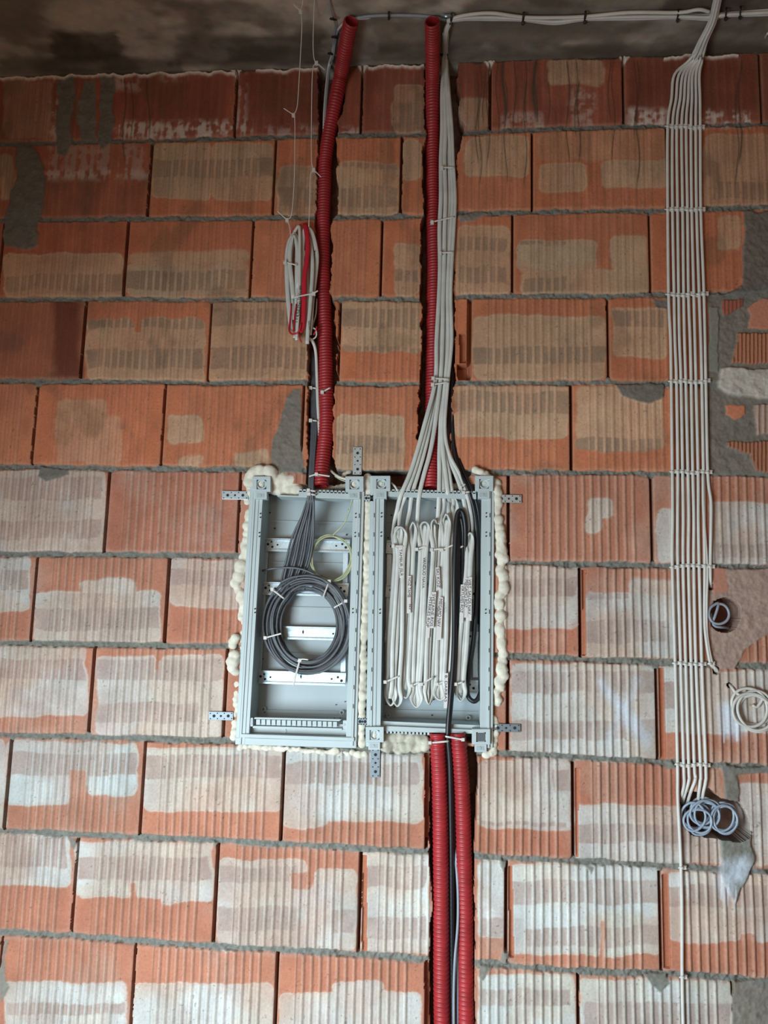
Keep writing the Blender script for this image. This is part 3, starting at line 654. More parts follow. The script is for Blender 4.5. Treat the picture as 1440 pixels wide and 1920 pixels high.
# ------------------------------------------------------------------ expanding foam
def foam(blobs, label, m='foam', vox=.0028):
    bm = bmesh.new()
    for (x, y, r, d) in blobs:
        c = P(x, y, d); k = r/FPX*DIST
        mt = Matrix.Translation(Vector([float(q) for q in c])) @ Matrix.Diagonal((k, k*.8, k*random.uniform(.8, 1.1), 1))
        bmesh.ops.create_icosphere(bm, subdivisions=2, radius=1, matrix=mt)
    for v in bm.verts:
        n = fbm(np.array([v.co.x*70.]), np.array([v.co.z*70.+v.co.y*50]), 3)[0]-.5
        v.co += v.normal*float(n)*.006
    me = bpy.data.meshes.new('expanding_foam'); bm.to_mesh(me); bm.free(); me.materials.append(M[m])
    o = bpy.data.objects.new('expanding_foam', me); sc.collection.objects.link(o)
    r_ = o.modifiers.new('remesh', 'REMESH'); r_.mode = 'VOXEL'; r_.voxel_size = vox; r_.use_smooth_shade = True
    return tag(o, label, 'foam')
random.seed(21)
def run(pts, step, r0, r1, jx=3, d=-.004):
    out = []
    for (a, b) in zip(pts[:-1], pts[1:]):
        L = math.hypot(b[0]-a[0], b[1]-a[1]); n = max(1, int(L/step))
        for i in range(n):
            t = i/n; out.append((a[0]+(b[0]-a[0])*t+random.uniform(-jx, jx), a[1]+(b[1]-a[1])*t+random.uniform(-2, 2), random.uniform(r0, r1), d+random.uniform(-.004, .004)))
    return out
foam(run([(470,960),(463,1010),(457,1060),(449,1090),(452,1120),(455,1160)], 7, 7, 11)+run([(455,1160),(450,1230)], 8, 4, 7)+run([(446,1280),(443,1330),(438,1390)], 8, 5, 9)
     +[(452,1062,14,0),(447,1082,13,0),(442,1092,11,0)], 'cream foam bead bulging down the left side of the left wiring box')
foam([(438,1202,11,.004),(441,1196,10,.008),(437,1210,9,.002)], 'round cream foam lump beside the left wiring box, upper of two')
foam([(437,1240,14,.004),(439,1228,12,.004),(436,1252,11,.002),(442,1260,9,.0)], 'round cream foam lump beside the left wiring box, lower of two')
foam(run([(468,903),(472,888),(488,882),(505,884),(514,893)], 4, 11, 14, 2, .006)+run([(515,900),(555,903)], 5, 15, 17, 2, -.012)+run([(510,916),(562,918)], 6, 13, 15, 2, -.016)+run([(466,900),(466,950)], 6, 6, 9), 'thick cream foam wrapped over the top left corner of the left wiring box')
foam(run([(689,895),(690,980),(686,1100),(680,1200),(678,1300),(677,1400)], 6, 8, 10, 2, -.002), 'long cream foam strip squeezed between the two wiring boxes')
foam(run([(895,882),(912,890),(922,905)], 5, 7, 10, 3, .008)+run([(928,905),(932,930),(930,965),(935,1000),(939,1040),(942,1080),(941,1110),(936,1130),(938,1180),(941,1230),(941,1260),(934,1310),(931,1325)], 6, 8, 13, 4, 0)
     +run([(928,1345),(927,1410),(905,1418)], 7, 6, 9, 2, -.004), 'bubbly white foam bulging along the right side of the right wiring box')
foam(run([(450,1400),(520,1404),(600,1408),(665,1413),(690,1415)], 6, 4, 7, 2, 0), 'thin cream foam seam under the left wiring box')
foam(run([(722,1383),(802,1386)], 5, 9, 12, 3, -.006)+run([(722,1397),(798,1399)], 5, 9, 12, 4, -.004)+run([(750,1406),(805,1400)], 5, 6, 9, 3, -.004), 'torn grubby foam under the right wiring box beside the red pipes', 'foamd')
foam(run([(600,918),(655,912)], 6, 5, 8, 4, -.03)+run([(640,890),(660,884)], 4, 3, 5, 3, -.01), 'crumbled grey foam behind the toothed strip of the left wiring box', 'foamd')
foam(run([(735,918),(790,920)], 6, 5, 8, 4, -.03)+run([(850,915),(895,900)], 5, 6, 9, 3, -.03), 'crumbled foam behind the toothed strip of the right wiring box', 'foamd')

# ------------------------------------------------------------------ corrugated conduits
def conduit(wps, R, pitch, label, name='corrugated_conduit'):
    pts = smooth_path([W(p)[0] for p in wps], 12)
    seg = np.linalg.norm(np.diff(pts, axis=0), axis=1); s = np.concatenate([[0], np.cumsum(seg)]); L = s[-1]
    n = int(L/pitch*7); q = np.linspace(0, L, n); path = np.stack([np.interp(q, s, pts[:, i]) for i in range(3)], 1)
    for _ in range(4): path[1:-1] = (path[:-2]+path[1:-1]*2+path[2:])/4
    prof = np.abs(np.sin(q*math.pi/pitch))**.42
    r = R*(.81+.19*prof)
    nseg = 24
    tg = np.gradient(path, axis=0); tg /= np.linalg.norm(tg, axis=1)[:, None]
    s0 = np.array([1.0, 0, 0]); vs = []
    for i in range(n):
        t = tg[i]; s0 = s0-t*np.dot(s0, t); s0 /= np.linalg.norm(s0); f = np.cross(s0, t)
        for k in range(nseg):
            th = 2*math.pi*k/nseg; vs.append(path[i]+(s0*math.cos(th)+f*math.sin(th))*r[i])
    fs = [(i*nseg+k, i*nseg+(k+1) % nseg, (i+1)*nseg+(k+1) % nseg, (i+1)*nseg+k) for i in range(n-1) for k in range(nseg)]
    # bore walls at both ends
    for end in (0, 1):
        idxs = range(0, min(50, n//2), 3) if end == 0 else range(n-1, n-1-min(50, n//2), -3)
        base = len(vs); s1 = np.array([1.0, 0, 0]); cnt = 0
        for i in idxs:
            t = tg[i]; s1 = s1-t*np.dot(s1, t); s1 /= np.linalg.norm(s1); f = np.cross(s1, t)
            for k in range(nseg):
                th = 2*math.pi*k/nseg; vs.append(path[i]+(s1*math.cos(th)+f*math.sin(th))*R*.80)
            cnt += 1
        for i in range(cnt-1):
            for k in range(nseg): fs.append((base+i*nseg+k, base+i*nseg+(k+1) % nseg, base+(i+1)*nseg+(k+1) % nseg, base+(i+1)*nseg+k))
        fs.append(tuple(base+(cnt-1)*nseg+k for k in range(nseg)))
        if end == 0:
            for k in range(nseg): fs.append((k, (k+1) % nseg, base+(k+1) % nseg, base+k))
    o = mesh_obj(name, vs, fs, M['red'], smooth=True); return tag(o, label, 'conduit', 'red corrugated conduits')
conduit([('c',659,40,.030),('c',656,50,.032),('c',652,68,.034),('c',648,90,.040),(639,140,.022),(630,185,.006),(621,230,-.008),(611,290,-.02),(608,350,-.022),(606,450,-.022),(606,520,-.022),(609,600,-.022),(611,700,-.022),(612,790,-.02),(607,850,-.012),(603,885,-.002),(602,912,.004)], .0212, .0086,
        'upper left red corrugated conduit running from the ceiling to the left wiring box')
conduit([('c',810,40,.030),('c',811,52,.032),('c',811,70,.034),('c',811,92,.040),(811,150,.012),(811,210,-.012),(811,280,-.032),(812,400,-.036),(814,500,-.036),(812,640,-.036),(811,750,-.034),(810,850,-.02),(808,915,-.004)], .0212, .0086,
        'upper right red corrugated conduit half hidden behind the white cable bunch')
conduit([(820,1374,.006),(821,1395,.004),(824,1460,-.008),(826,1560,-.014),(827,1700,-.016),(828,1850,-.016),(830,2060,-.016)], .0212, .0108, 'lower left red corrugated conduit with an open top under the right wiring box')
conduit([(858,1373,.008),(861,1400,.004),(866,1470,-.010),(869,1560,-.018),(872,1700,-.020),(873,1850,-.020),(876,2060,-.020)], .0206, .0108, 'lower right red corrugated conduit with an open top under the right wiring box')

# ------------------------------------------------------------------ eight parallel white cables at the right
ORD = ['leftmost', 'second', 'third', 'fourth', 'fifth', 'sixth', 'seventh', 'rightmost']
rowsY = [238, 392, 552, 715, 885, 1062, 1245, 1435]
rowsX = [[1252,1261,1269,1278,1286.5,1295.5,1304.5,1313],[1252,1261,1270.5,1280,1289,1297,1306,1314],[1253.7,1264,1272.5,1282,1291,1301,1311,1320],
[1258.6,1268.5,1277,1286,1296,1305,1316,1323.5],[1260.6,1271,1280,1290,1299,1309,1319,1327],[1260.6,1271,1281,1291,1301,1311,1321.5,1332],
[1266,1276.5,1286,1296,1305,1316,1332],[1270.5,1282,1291.5,1302,1313.5,1323.5]]
d0 = .0075; topx = [1268,1276,1283,1289,1295,1300,1306,1312]; bx = [1293,1297,1300,1304,1307,1310,1313,1317]
for i in range(8):
    k = i-3.5
    w_ = [('c',1352+k*1.3,-30,.012+.004*(i % 3)),('c',1343+k*1.5,10,.012+.004*(i % 3)),('c',1335+k*1.6,42,.016+.005*(i % 3)),('c',1318+k*2.0,78,.026+.005*(i % 3)),(bx[i],112,.026-.003*(i % 2)),(topx[i]-2+k*.4,140,.014),(rowsX[0][i]+(topx[i]-rowsX[0][i])*.45,185,.009)]
    for ry, rx_ in zip(rowsY, rowsX):
        if i < len(rx_):
            if not (i == 7 and ry > 1062) and not (i == 6 and ry > 1062): w_.append((rx_[i], ry, d0))
            if ry in (552, 885) and i < 7: w_.append((rx_[i]+(rowsX[rowsY.index(ry)+1][i]-rx_[i])*.5+random.uniform(-1.6, 1.6), ry+85, d0+.002))
    if i == 7: w_ = [p for p in w_ if p[0] == 'c' or p[1] <= 885]+[(1333,940,d0+.004),(1333,985,d0+.004),(1332,1040,d0),(1332,1085,d0-.001),(1332.5,1101,-.010)]
    if i == 6: w_ = [p for p in w_ if p[0] == 'c' or p[1] <= 1062]+[(1321,1150,d0),(1323,1190,d0),(1331,1240,d0),(1340,1253,.002),(1342,1259,-.012)]
    if i == 0: w_ += [(1271,1500,d0),(1276,1600,d0),(1278.5,1700,d0),(1279,1830,d0),(1281,1930,d0),(1283,2040,d0)]
    if i in (1, 2, 3, 4, 5):
        ex = {1:[(1283,1468),(1279,1490),(1277,1502)],2:[(1292,1462),(1284,1490),(1279,1506)],3:[(1304,1460),(1295,1485),(1287,1512)],4:[(1313,1465),(1310,1490),(1309,1515)],5:[(1323,1465),(1318,1490),(1318,1512)]}[i]
        w_ += [(ex[0][0], ex[0][1], d0), (ex[1][0], ex[1][1], .0), (ex[2][0], ex[2][1], -.03)]
    end = {0:'running on down past the frame edge',6:'ending in a small drilled hole',7:'ending beside the round hole'}.get(i, 'dropping into the lower ragged hole')
    cable('white_cable', w_, .0042, .0042, M['white'], f'{ORD[i]} of the parallel white cables at the right, {end}', 'cable', 'parallel white cables on the right of the wall', sub=5)
# the twin next to the seventh
cable('white_cable', [(1318,885,d0+.003),(1319,960,d0+.003),(1326,1062,d0),(1325,1130,d0+.001),(1326,1190,d0),(1335,1242,d0),(1344,1255,.002),(1346,1261,-.012)], .0036, .0036, M['white'], 'thin white cable doubling the seventh parallel cable and ending with it', 'cable', 'parallel white cables on the right of the wall')
RN = ['topmost', 'second', 'third', 'fourth', 'fifth', 'sixth', 'seventh', 'eighth', 'ninth', 'tenth']
def clip(x, y, label):
    s = MB(); dz = random.uniform(-2, 2)
    pts = [P(x-5, y+dz, .002), P(x-4.4, y+dz, .010), P(x, y+dz, .0145), P(x+4.4, y+dz, .010), P(x+6, y+dz, .003)]
    vs, fs = tube_geo(smooth_path(pts, 4), .0030, .0012, None, 6); s.add(vs, fs)
    s.rect(x+3, y+dz-4, x+9, y+dz+3, .0085, 0.0); s.disc(x+6, y+dz, 2.2, .011, .004, 10)
    o = s.build('cable_clip', M['tie']); tag(o, label, 'cable clip', 'white clips holding the parallel cables')
for r, (ry, rx_) in enumerate(zip(rowsY, rowsX)):
    for i, x in enumerate(rx_):
        clip(x, ry, f'white cable clip, {ORD[i] if i < 7 or r < 6 else "last"} along the {RN[r]} row of clips on the parallel cables')
clip(1278.5, 1626, 'single white clip on the leftmost cable, just below the ragged hole'); clip(1280, 1832, 'single white clip on the leftmost cable near the bottom edge')

# coils at the right
def coil(cx, cy, rx, ry, turns, d, a, m, label, cat='cable', tilt=0.0, lead=None, tail=None, drift=3.0, name='coiled_cable', start=0.0, jit=2.0, dstep=.003, group=None):
    wp = list(lead or []); n = int(turns*14)
    for i in range(n+1):
        t = start+2*math.pi*i/14; rr2 = 1+math.sin(i*1.7)*.015; k = i/14
        ox = math.sin(k*2.1)*drift; oy = math.cos(k*1.7)*drift
        x = rx*rr2*math.cos(t); y = ry*rr2*math.sin(t)
        wp.append((cx+x*math.cos(tilt)-y*math.sin(tilt)+ox, cy+x*math.sin(tilt)+y*math.cos(tilt)+oy, d+math.sin(k*2.9)*dstep))
    wp += list(tail or [])
    return cable(name, wp, a, a, m, label, cat, group, sub=3, nseg=7)
coil(1348,1151,19,19,1.0,.004,.0036,M['greyl'],'grey cable end curled into a single ring at the round hole',drift=0,start=-1.6,tail=[(1336,1166,.004),(1332,1150,.0),(1338,1172,-.002),(1352,1176,-.004),(1362,1177,-.02),(1372,1182,-.05)])
coil(1411,1331,36,33,4.2,.014,.0038,M['white'],'loose coil of white cable hanging from a small hole at the right edge',tilt=.7,lead=[(1367,1283,-.01),(1373,1290,.006),(1380,1299,.010)],drift=7,start=3.6,dstep=.006,tail=[(1420,1325,.01),(1411,1322,.012)])
coil(1306,1535,23,24,4.3,.004,.0030,M['blue'],'pale blue-grey cable coil in the left part of the ragged hole',lead=[(1284,1500,-.04),(1284,1520,-.02)],tilt=.3,drift=7,start=3.3,dstep=.01)
coil(1322,1524,25,24,4.4,.000,.0030,M['blue'],'pale blue-grey cable coil in the middle of the ragged hole',lead=[(1318,1500,-.04)],tilt=-.2,drift=5,start=-1.2,dstep=.01)
coil(1357,1534,23,26,4.4,.000,.0028,M['blue'],'pale blue-grey cable coil standing apart at the right of the ragged hole',tilt=.1,drift=4,start=-2.0,dstep=.012)

# ------------------------------------------------------------------ cables along the ceiling
cc = [('lowest', 4, .008), ('second lowest', 1, .012), ('second highest', -2, .008), ('highest', -5, .012)]
for i, (nm, oy, h) in enumerate(cc):
    xs_ = [(838,40),(870,33),(920,31),(980,35),(1040,39),(1097,34),(1180,30),(1271,30),(1330,31),(1361,27),(1440,22),(1520,16)]
    spread = [0.3, .8, 1.3, .6, 1.2, .6, 1.3, .7, 1.2, .6, 1.2, 1.2]
    if i == 3: xs_ = xs_[:8]+[(1310,26),(1330,29)]; spread[7:] = [1.3, 1.6, 1.3]
    w_ = [('c', x, y+oy*s1, h+.003*(i % 2)) for (x, y), s1 in zip(xs_, spread)]
    cable('ceiling_cable', w_, .0048, .0040, M['white'], f'white cable strapped along the ceiling to the right, {nm} strand of the bunch', 'cable', 'white cables along the ceiling')
for x, y, nm in [(846,36,'nearest the second conduit'),(981,35,'second from the second conduit'),(1097,33,'midway to the right-hand drop'),(1271,30,'just left of the dropping cable bunch'),(1361,27,'just right of the dropping cable bunch'),(1388,24,'nearest the right edge')]:
    s = MB(); pts = smooth_path([C(x+1, y-12, .002), C(x+1, y-9, .014), C(x, y, .020), C(x-1, y+9, .014), C(x-1, y+12, .002)], 4); vs, fs = tube_geo(pts, .0030, .0015, None, 6); s.add(vs, fs)
    pts = [C(x, y+5, .016), C(x-1, y+11, .022)]; vs, fs = tube_geo(np.array(pts), .0042, .0032, None, 6); s.add(vs, fs)
    tag(s.build('cable_tie', M['blacktie']), f'black tie around the ceiling cables, {nm}', 'cable tie', 'black ties on the ceiling cables')
cable('grey_cable', [(612,300,-.02),(609,240,-.004),(612,180,.008),(619,120,.012),('c',624,108,.018),('c',628,80,.010),('c',633,58,.008),('c',648,42,.008),('c',680,32,.007),('c',728,29,.007),('c',790,30,.007),('c',836,37,.008)], .0042, .0042, M['greyl'], 'grey-green cable looping from behind the left conduit along the ceiling to the second', 'cable')
cable('pale_cable', [(609,310,-.02),(607,240,-.004),(610,180,.006),(616,125,.010),('c',622,104,.012),('c',630,66,.006),('c',640,48,.012),('c',660,37,.010),('c',695,33,.006)], .0034, .0034, M['white'], 'thin pale cable beside the top of the left conduit', 'cable')
cable('hanging_cord', [('c',614,-20,.004),('c',621,20,.010),('c',628,45,.012),('c',627,70,.012),('c',624,98,.014),(622,122,.02)], .0020, .0020, M['greyl'], 'thin grey cord at the ceiling left of the left conduit', 'cord')
for x, y, nm in [(625,36,'upper'),(628,70,'middle'),(621,101,'lower')]:
    s = MB(); pts = smooth_path([C(x-5, y-1, .012), C(x, y, .022), C(x+5, y+1, .012)], 4); vs, fs = tube_geo(pts, .004, .003, None, 6); s.add(vs, fs)
    tag(s.build('cable_tie', M['blacktie']), f'small black tie on the cables left of the left conduit, {nm} one', 'cable tie', 'small black ties by the left conduit')
s = MB(); pts = smooth_path([C(729, 22, .002), C(729, 29, .018), C(729, 37, .002)], 4); vs, fs = tube_geo(pts, .003, .0015, None, 6); s.add(vs, fs); tag(s.build('cable_tie', M['blacktie']), 'black tie on the grey ceiling cable midway between the two conduits', 'cable tie')
s = MB(); vs, fs = tube_geo(smooth_path([C(828, 28, .01), C(838, 30, .018), C(850, 28, .010)], 4), .004, .003, None, 6); s.add(vs, fs); tag(s.build('cable_anchor', M['zinc']), 'small metal anchor on the ceiling beside the second conduit', 'anchor')
cable('white_stub', [(1425,88,.012),(1432,75,.03),('c',1440,62,.02)], .003, .003, M['white'], 'short white stub at the top right corner of the brickwork', 'cable')

# ------------------------------------------------------------------ white cable bunch down the second slot
Y0 = [45, 75, 110, 175, 240, 300, 370, 430, 500, 560, 640, 715]
LE = [838, 831, 832, 829, 829, 829, 828, 825, 825, 823, 818, 815]
RE = [846, 836, 837, 842, 848, 847, 851, 850, 848, 846, 847, 840]
tops = [ # name, order position 0..1, lower route in px
 (0.00, [(795,800),(781,850),(768,890),(751,930),(744,960)], 'b1a'),
 (0.12, [(800,800),(787,850),(775,890),(760,930),(751,955)], 'b1b'),
 (0.24, [(806,800),(795,850),(785,885),(772,930),(768,960)], 'b2'),
 (0.38, [(815,800),(806,850),(795,890),(786,930),(783,970)], 'b3'),
 (0.55, [(826,800),(824,850),(824,890),(823,935),(821,975)], 'b4'),
 (0.66, [(828,800),(828,850),(829,890),(832,930),(831,955)], 'b5'),
 (0.76, [(829,800),(831,850),(836,890),(840,925),(843,940)], 'b6'),
 (0.86, [(831,800),(834,850),(842,885),(848,925),(850,945)], 'b6b'),
 (0.93, [(833,800),(838,850),(855,890),(868,930),(877,985)], 'b8'),
 (1.00, [(834,800),(842,850),(862,890),(876,930),(884,970)], 'b8b')]
TURN = math.pi/2
def fold(nm, xs_top, xs_bot, yt, yb, runs, order, mid=None, d=-.012):
    """hairpin folding of one flat cable: visits the runs in the given order"""
    out = []; n = runs
    for j, k in enumerate(order):
        t = k/(n-1) if n > 1 else .5
        xt = xs_top[0]+(xs_top[1]-xs_top[0])*t; xb = xs_bot[0]+(xs_bot[1]-xs_bot[0])*t
        dd = d+(.010 if j % 2 else 0)-.004*(k % 3)
        inset = 6*abs(t-.5)*0
        ymid = yt+(yb-yt)*.18; pin = .55
        xm = (xs_top[0]+xs_top[1])/2; xtp = xm+(xt-xm)*pin if mid is None else mid+(xt-xm)*pin
        xbm = (xs_bot[0]+xs_bot[1])/2; xbp = xbm+(xb-xbm)*.7
        seq = [(xt, yt+8, dd, 1.0), (xt, yt+26, dd, 0), (xtp, ymid-4, dd, 0), (xtp*.66+xb*.34, yt+(yb-yt)*.42, dd+.002, 0), (xtp*.3+xb*.7, yt+(yb-yt)*.66, dd, 0), (xbp, yb-42, dd, 0), (xb, yb-16, dd, .5)]
        down = (j % 2 == 0)
        if not down: seq = seq[::-1]
        out += seq
        if j < len(order)-1:
            k2 = order[j+1]; t2 = k2/(n-1) if n > 1 else .5
            if down: xa = xb; xc = xs_bot[0]+(xs_bot[1]-xs_bot[0])*t2; yy = yb; out.append(((xa+xc)/2, yy+random.uniform(-3, 3), dd+.005, TURN))
            else: xa = xt; xc = xs_top[0]+(xs_top[1]-xs_top[0])*t2; yy = yt; out.append(((xa+xc)/2, yy+random.uniform(-3, 3), dd+.005, TURN))
    return out
FO = {'b1a': ((737,752),(724,742),985,1320,4,[0,3,1]), 'b1b': ((742,760),(732,752),990,1326,4,[1,3,0]), 'b2': ((762,779),(754,768),982,1309,3,[0,2,1]),
 'b3': ((784,803),(772,790),977,1326,4,[0,3,1,2]), 'b4': ((808,826),(796,812),976,1318,4,[3,0,2,1]), 'b5': ((828,842),(815,836),967,1315,4,[0,3,1,2]),
 'b6': ((842,857),(830,846),938,1312,3,[0,2,1]), 'b6b': ((846,855),(836,843),942,1300,3,[0,2]), 'b8': ((873,885),(856,872),997,1315,3,[0,2,1]), 'b8b': ((876,887),(860,871),1000,1308,3,[2,0])}
LBL = {'b1a':'flat white cable without a tag, folded far left behind the marked one','b1b':'flat white cable with a marked end folded far left in the right wiring box','b2':'flat white cable folded second from the left in the right wiring box',
 'b3':'flat white cable folded third from the left with a teardrop loop at its foot','b4':'flat white cable folded left of centre with an arched top loop','b5':'flat white cable folded at the centre of the right wiring box',
 'b6':'flat white cable reaching highest, folded left of the black loop','b6b':'narrow flat white cable tucked behind the highest fold left of the black loop','b8':'flat white cable folded right of the black loop with marked tapes','b8b':'flat white cable behind the marked one right of the black loop'}
CB = {}
for t, low, nm in tops:
    i = [q[2] for q in tops].index(nm)
    w_ = []
    if i % 3 == 0: w_ = [('c', 846, 36+i*.6, .010)]
    w_ += [('c', LE[1]+(RE[1]-LE[1])*t+2, 62, .018), (LE[2]+(RE[2]-LE[2])*t, 110, .016-.004*(i % 2))]
    for j in range(3, len(Y0)):
        sw = math.sin(j*1.3+i*2.1)*.05
        tt = min(max(t+sw, 0), 1)
        # strands part into two groups around a gap between y=270 and y=420
        x = LE[j]+(RE[j]-LE[j])*tt
        if 270 < Y0[j] < 460: x += (-2.5 if t < .5 else 2.5)*(1 if Y0[j] < 400 else .5)
        w_.append((x, Y0[j], .008-.006*(i % 3)))
    w_ += [(x, y, .012-.004*(i % 3)) for x, y in low[:-1]]
    w_ += [(low[-1][0], low[-1][1], -.01)]
    f = FO[nm]; fo = fold(nm, f[0], f[1], f[2], f[3], f[4], f[5], d=(-.022 if nm in ('b6b', 'b8b', 'b1a') else -.008))
    w_ += fo
    narrow = nm in ('b6b', 'b8b')
    CB[nm] = cable('flat_white_cable', w_, .0050 if narrow else .0062, .0025, M['flat'], LBL[nm], 'cable', 'flat white cables in the second slot and the right wiring box', sub=5)
# black cables
cable('black_cable', [(846,640,-.02),(847,715,-.01),(848,780,-.004),(851,840,.0),(862,885,.008),(878,920,.012),(889,955,.0),(894,1000,-.02),(895,1060,-.03),(893,1130,-.03),(888,1200,-.03),(880,1255,-.03),(876,1290,-.03),(879,1308,-.028),(890,1315,-.026),(899,1304,-.03),(903,1280,-.04),(904,1200,-.05),(903,1100,-.055),(902,1020,-.06)], .0062, .0055, M['black'], 'thick black cable making a U low at the right side of the right box', 'cable')
cable('black_cable', [(848,650,-.024),(849,740,-.014),(851,800,-.008),(856,845,-.004),(868,882,.0),(884,918,.006),(896,955,-.004),(900,1010,-.03),(900,1090,-.04),(899,1170,-.05)], .0055, .0050, M['black'], 'black cable running from the second slot down the right side of the right box', 'cable')
cable('black_cable', [(872,1180,-.025),(871,1080,-.018),(873,1000,-.005),(870,968,.006),(863,957,.010,.8),(857,968,.010),(854,1010,.010),(852,1080,.008),(852,1150,.0),(851,1220,.004),(847,1280,.008),(842,1340,.012),(840,1380,.012),(844,1440,.002),(846,1560,-.014),(847,1700,-.018),(848,1850,-.018),(850,2060,-.018)], .0068, .0052, M['black'], 'long black cable folded over near the box top and running down between the lower conduits', 'cable')
cable('black_cable', [(868,1150,-.025),(867,1060,-.014),(868,1000,-.004),(866,980,.002),(863,972,.004,.8),(860,980,.004),(859,1030,.003),(857,1100,.0),(856,1180,-.010),(852,1250,-.004),(846,1320,.004),(842,1372,.006),(847,1440,-.006),(850,1560,-.02),(851,1700,-.03),(852,1760,-.035)], .0055, .0048, M['black'], 'second black cable folded inside the first at the box top', 'cable')
cable('blue_grey_cable', [(852,1590,-.035),(857,1640,-.012),(859,1690,-.006),(858,1740,-.004),(853,1800,-.002),(851,1860,-.002),(851,1930,-.002),(852,2060,-.002)], .0036, .0036, M['greyl'], 'pale blue cable between the lower conduits, left of the pair', 'cable')
cable('blue_grey_cable', [(850,1560,-.036),(856,1620,-.02),(859,1700,-.016),(858,1780,-.014),(858,1860,-.014),(858,1930,-.014),(859,2060,-.014)], .0032, .0032, M['blue'], 'pale blue cable between the lower conduits, right of the pair', 'cable')
# white ties on the bunch
def tl(label, A, B, df=.018, db=-.01, tail=None): tie(label, A, B, df, db, tail=tail, group='white ties on the cable bunches')
tl('white tie around the slot bunch where it parts, topmost', (828,314), (851,314))
tl('white tie reaching from the slot bunch across the hidden conduit', (810,416), (850,407), .016, -.02)
tl('white tie around the slot bunch, third from the top', (825,474), (849,473))
tl('upper of two close white ties where the slot bunch spreads', (812,709), (841,711), .018)
tl('lower of two close white ties where the slot bunch spreads', (811,721), (839,717), .018)
tie('black tie holding the white bunch just under the ceiling', (827,99), (839,102), .030, .004, m='blacktie')
tl('white tie on the first folded cable, upper', (737,1024), (757,1024), .004, -.03)
tl('white tie on the first folded cable, lower', (722,1279), (748,1268), .006, -.03)
tl('white tie on the third folded cable, upper', (781,1030), (799,1024), .004, -.03)
tl('white tie on the third folded cable, lower', (771,1286), (787,1279), .006, -.03)
tl('white tie on the fourth folded cable, upper', (809,1031), (826,1029), .004, -.03)
tl('white tie on the fourth folded cable, lower', (790,1283), (812,1270), .006, -.03)
tl('white tie on the central folded cable, upper', (828,1031), (852,1021), .006, -.03)
tl('white tie on the central folded cable, lower', (819,1283), (838,1276), .006, -.03)
tl('white tie across the black loop', (858,1029), (868,1024), .0, -.03, tail=(849,1036))
tl('white tie on the fold right of the black loop, lower', (854,1283), (868,1279), .004, -.03)
tl('white tie on the black cable at the box top, upper', (863,914), (872,908), .020, -.006)
tl('white tie on the black cable at the box top, lower', (869,924), (880,922), .020, -.006)
tl('white tie around the top of the lower left conduit', (806,1393), (840,1390), .030, -.02)
tl('white tie around the top of the lower right conduit', (868,1387), (836,1381), .032, -.02)
# tags and handwriting
def mark(parent, body, x, y, y2, d, size, lean=0.0, tape=None):
    if tape:
        x0, y0, x1, y1 = tape; s = MB(); s.slab([(x0, y0), (x1, y0), (x1+lean, y1), (x0+lean, y1)], d-.0006, d-.0012); s.build('paper_tag', M['tape'], parent)
    text('handwriting', body, x, y, y2, d, size*1.12, parent, lean)
mark(CB['b1b'], 'TAMBUR JSLR', 751, 1030, 1080, .006, .0095, 2, (747,1026,755,1084))
mark(CB['b2'], 'NOZ TAMB', 768, 1083, 1120, .006, .0100, -1, (764,1080,771,1150))
mark(CB['b2'], 'PAV', 768.5, 1133, 1143, .0064, .0085, 0)
mark(CB['b3'], 'VANDUO NAVA', 796, 1045, 1103, .006, .0100, -2)
mark(CB['b4'], 'SKI KOZ', 820.5, 1066, 1102, .006, .0095, 2, (817,1064,824,1106))
mark(CB['b4'], 'SVETAINE ROS', 814, 1114, 1174, .0062, .0095, -5, (810,1110,818,1178))
mark(CB['b4'], 'MTRIKES ROP', 807.5, 1120, 1176, .0068, .0105, -6, (804,1116,811,1196))
mark(CB['b5'], 'MIEGAMO NAV', 826.5, 1123, 1175, .008, .0115, -4, (822,1120,831,1200))
mark(CB['b5'], 'VONIA', 820, 1138, 1156, .0086, .008, -1)
mark(CB['b5'], 'PVC 3x1.5', 833, 1130, 1148, .012, .005, 1)
mark(CB['b6'], '8. DARBAS', 836.5, 1266, 1316, .010, .0080, -1, (833,1262,840,1328))
mark(CB['b8'], 'VIRTUVES ROZ', 868, 1098, 1149, .006, .0105, -3, (864,1096,871.5,1168))
mark(CB['b8'], 'MIEGAMO ROZ', 875, 1087, 1139, .0066, .0110, -2, (872,1084,879,1158))
mark(CB['b8b'], 'VIRT. SALOS NAV', 881, 1086, 1152, .006, .0100, -1, (878.5,1082,885,1164))

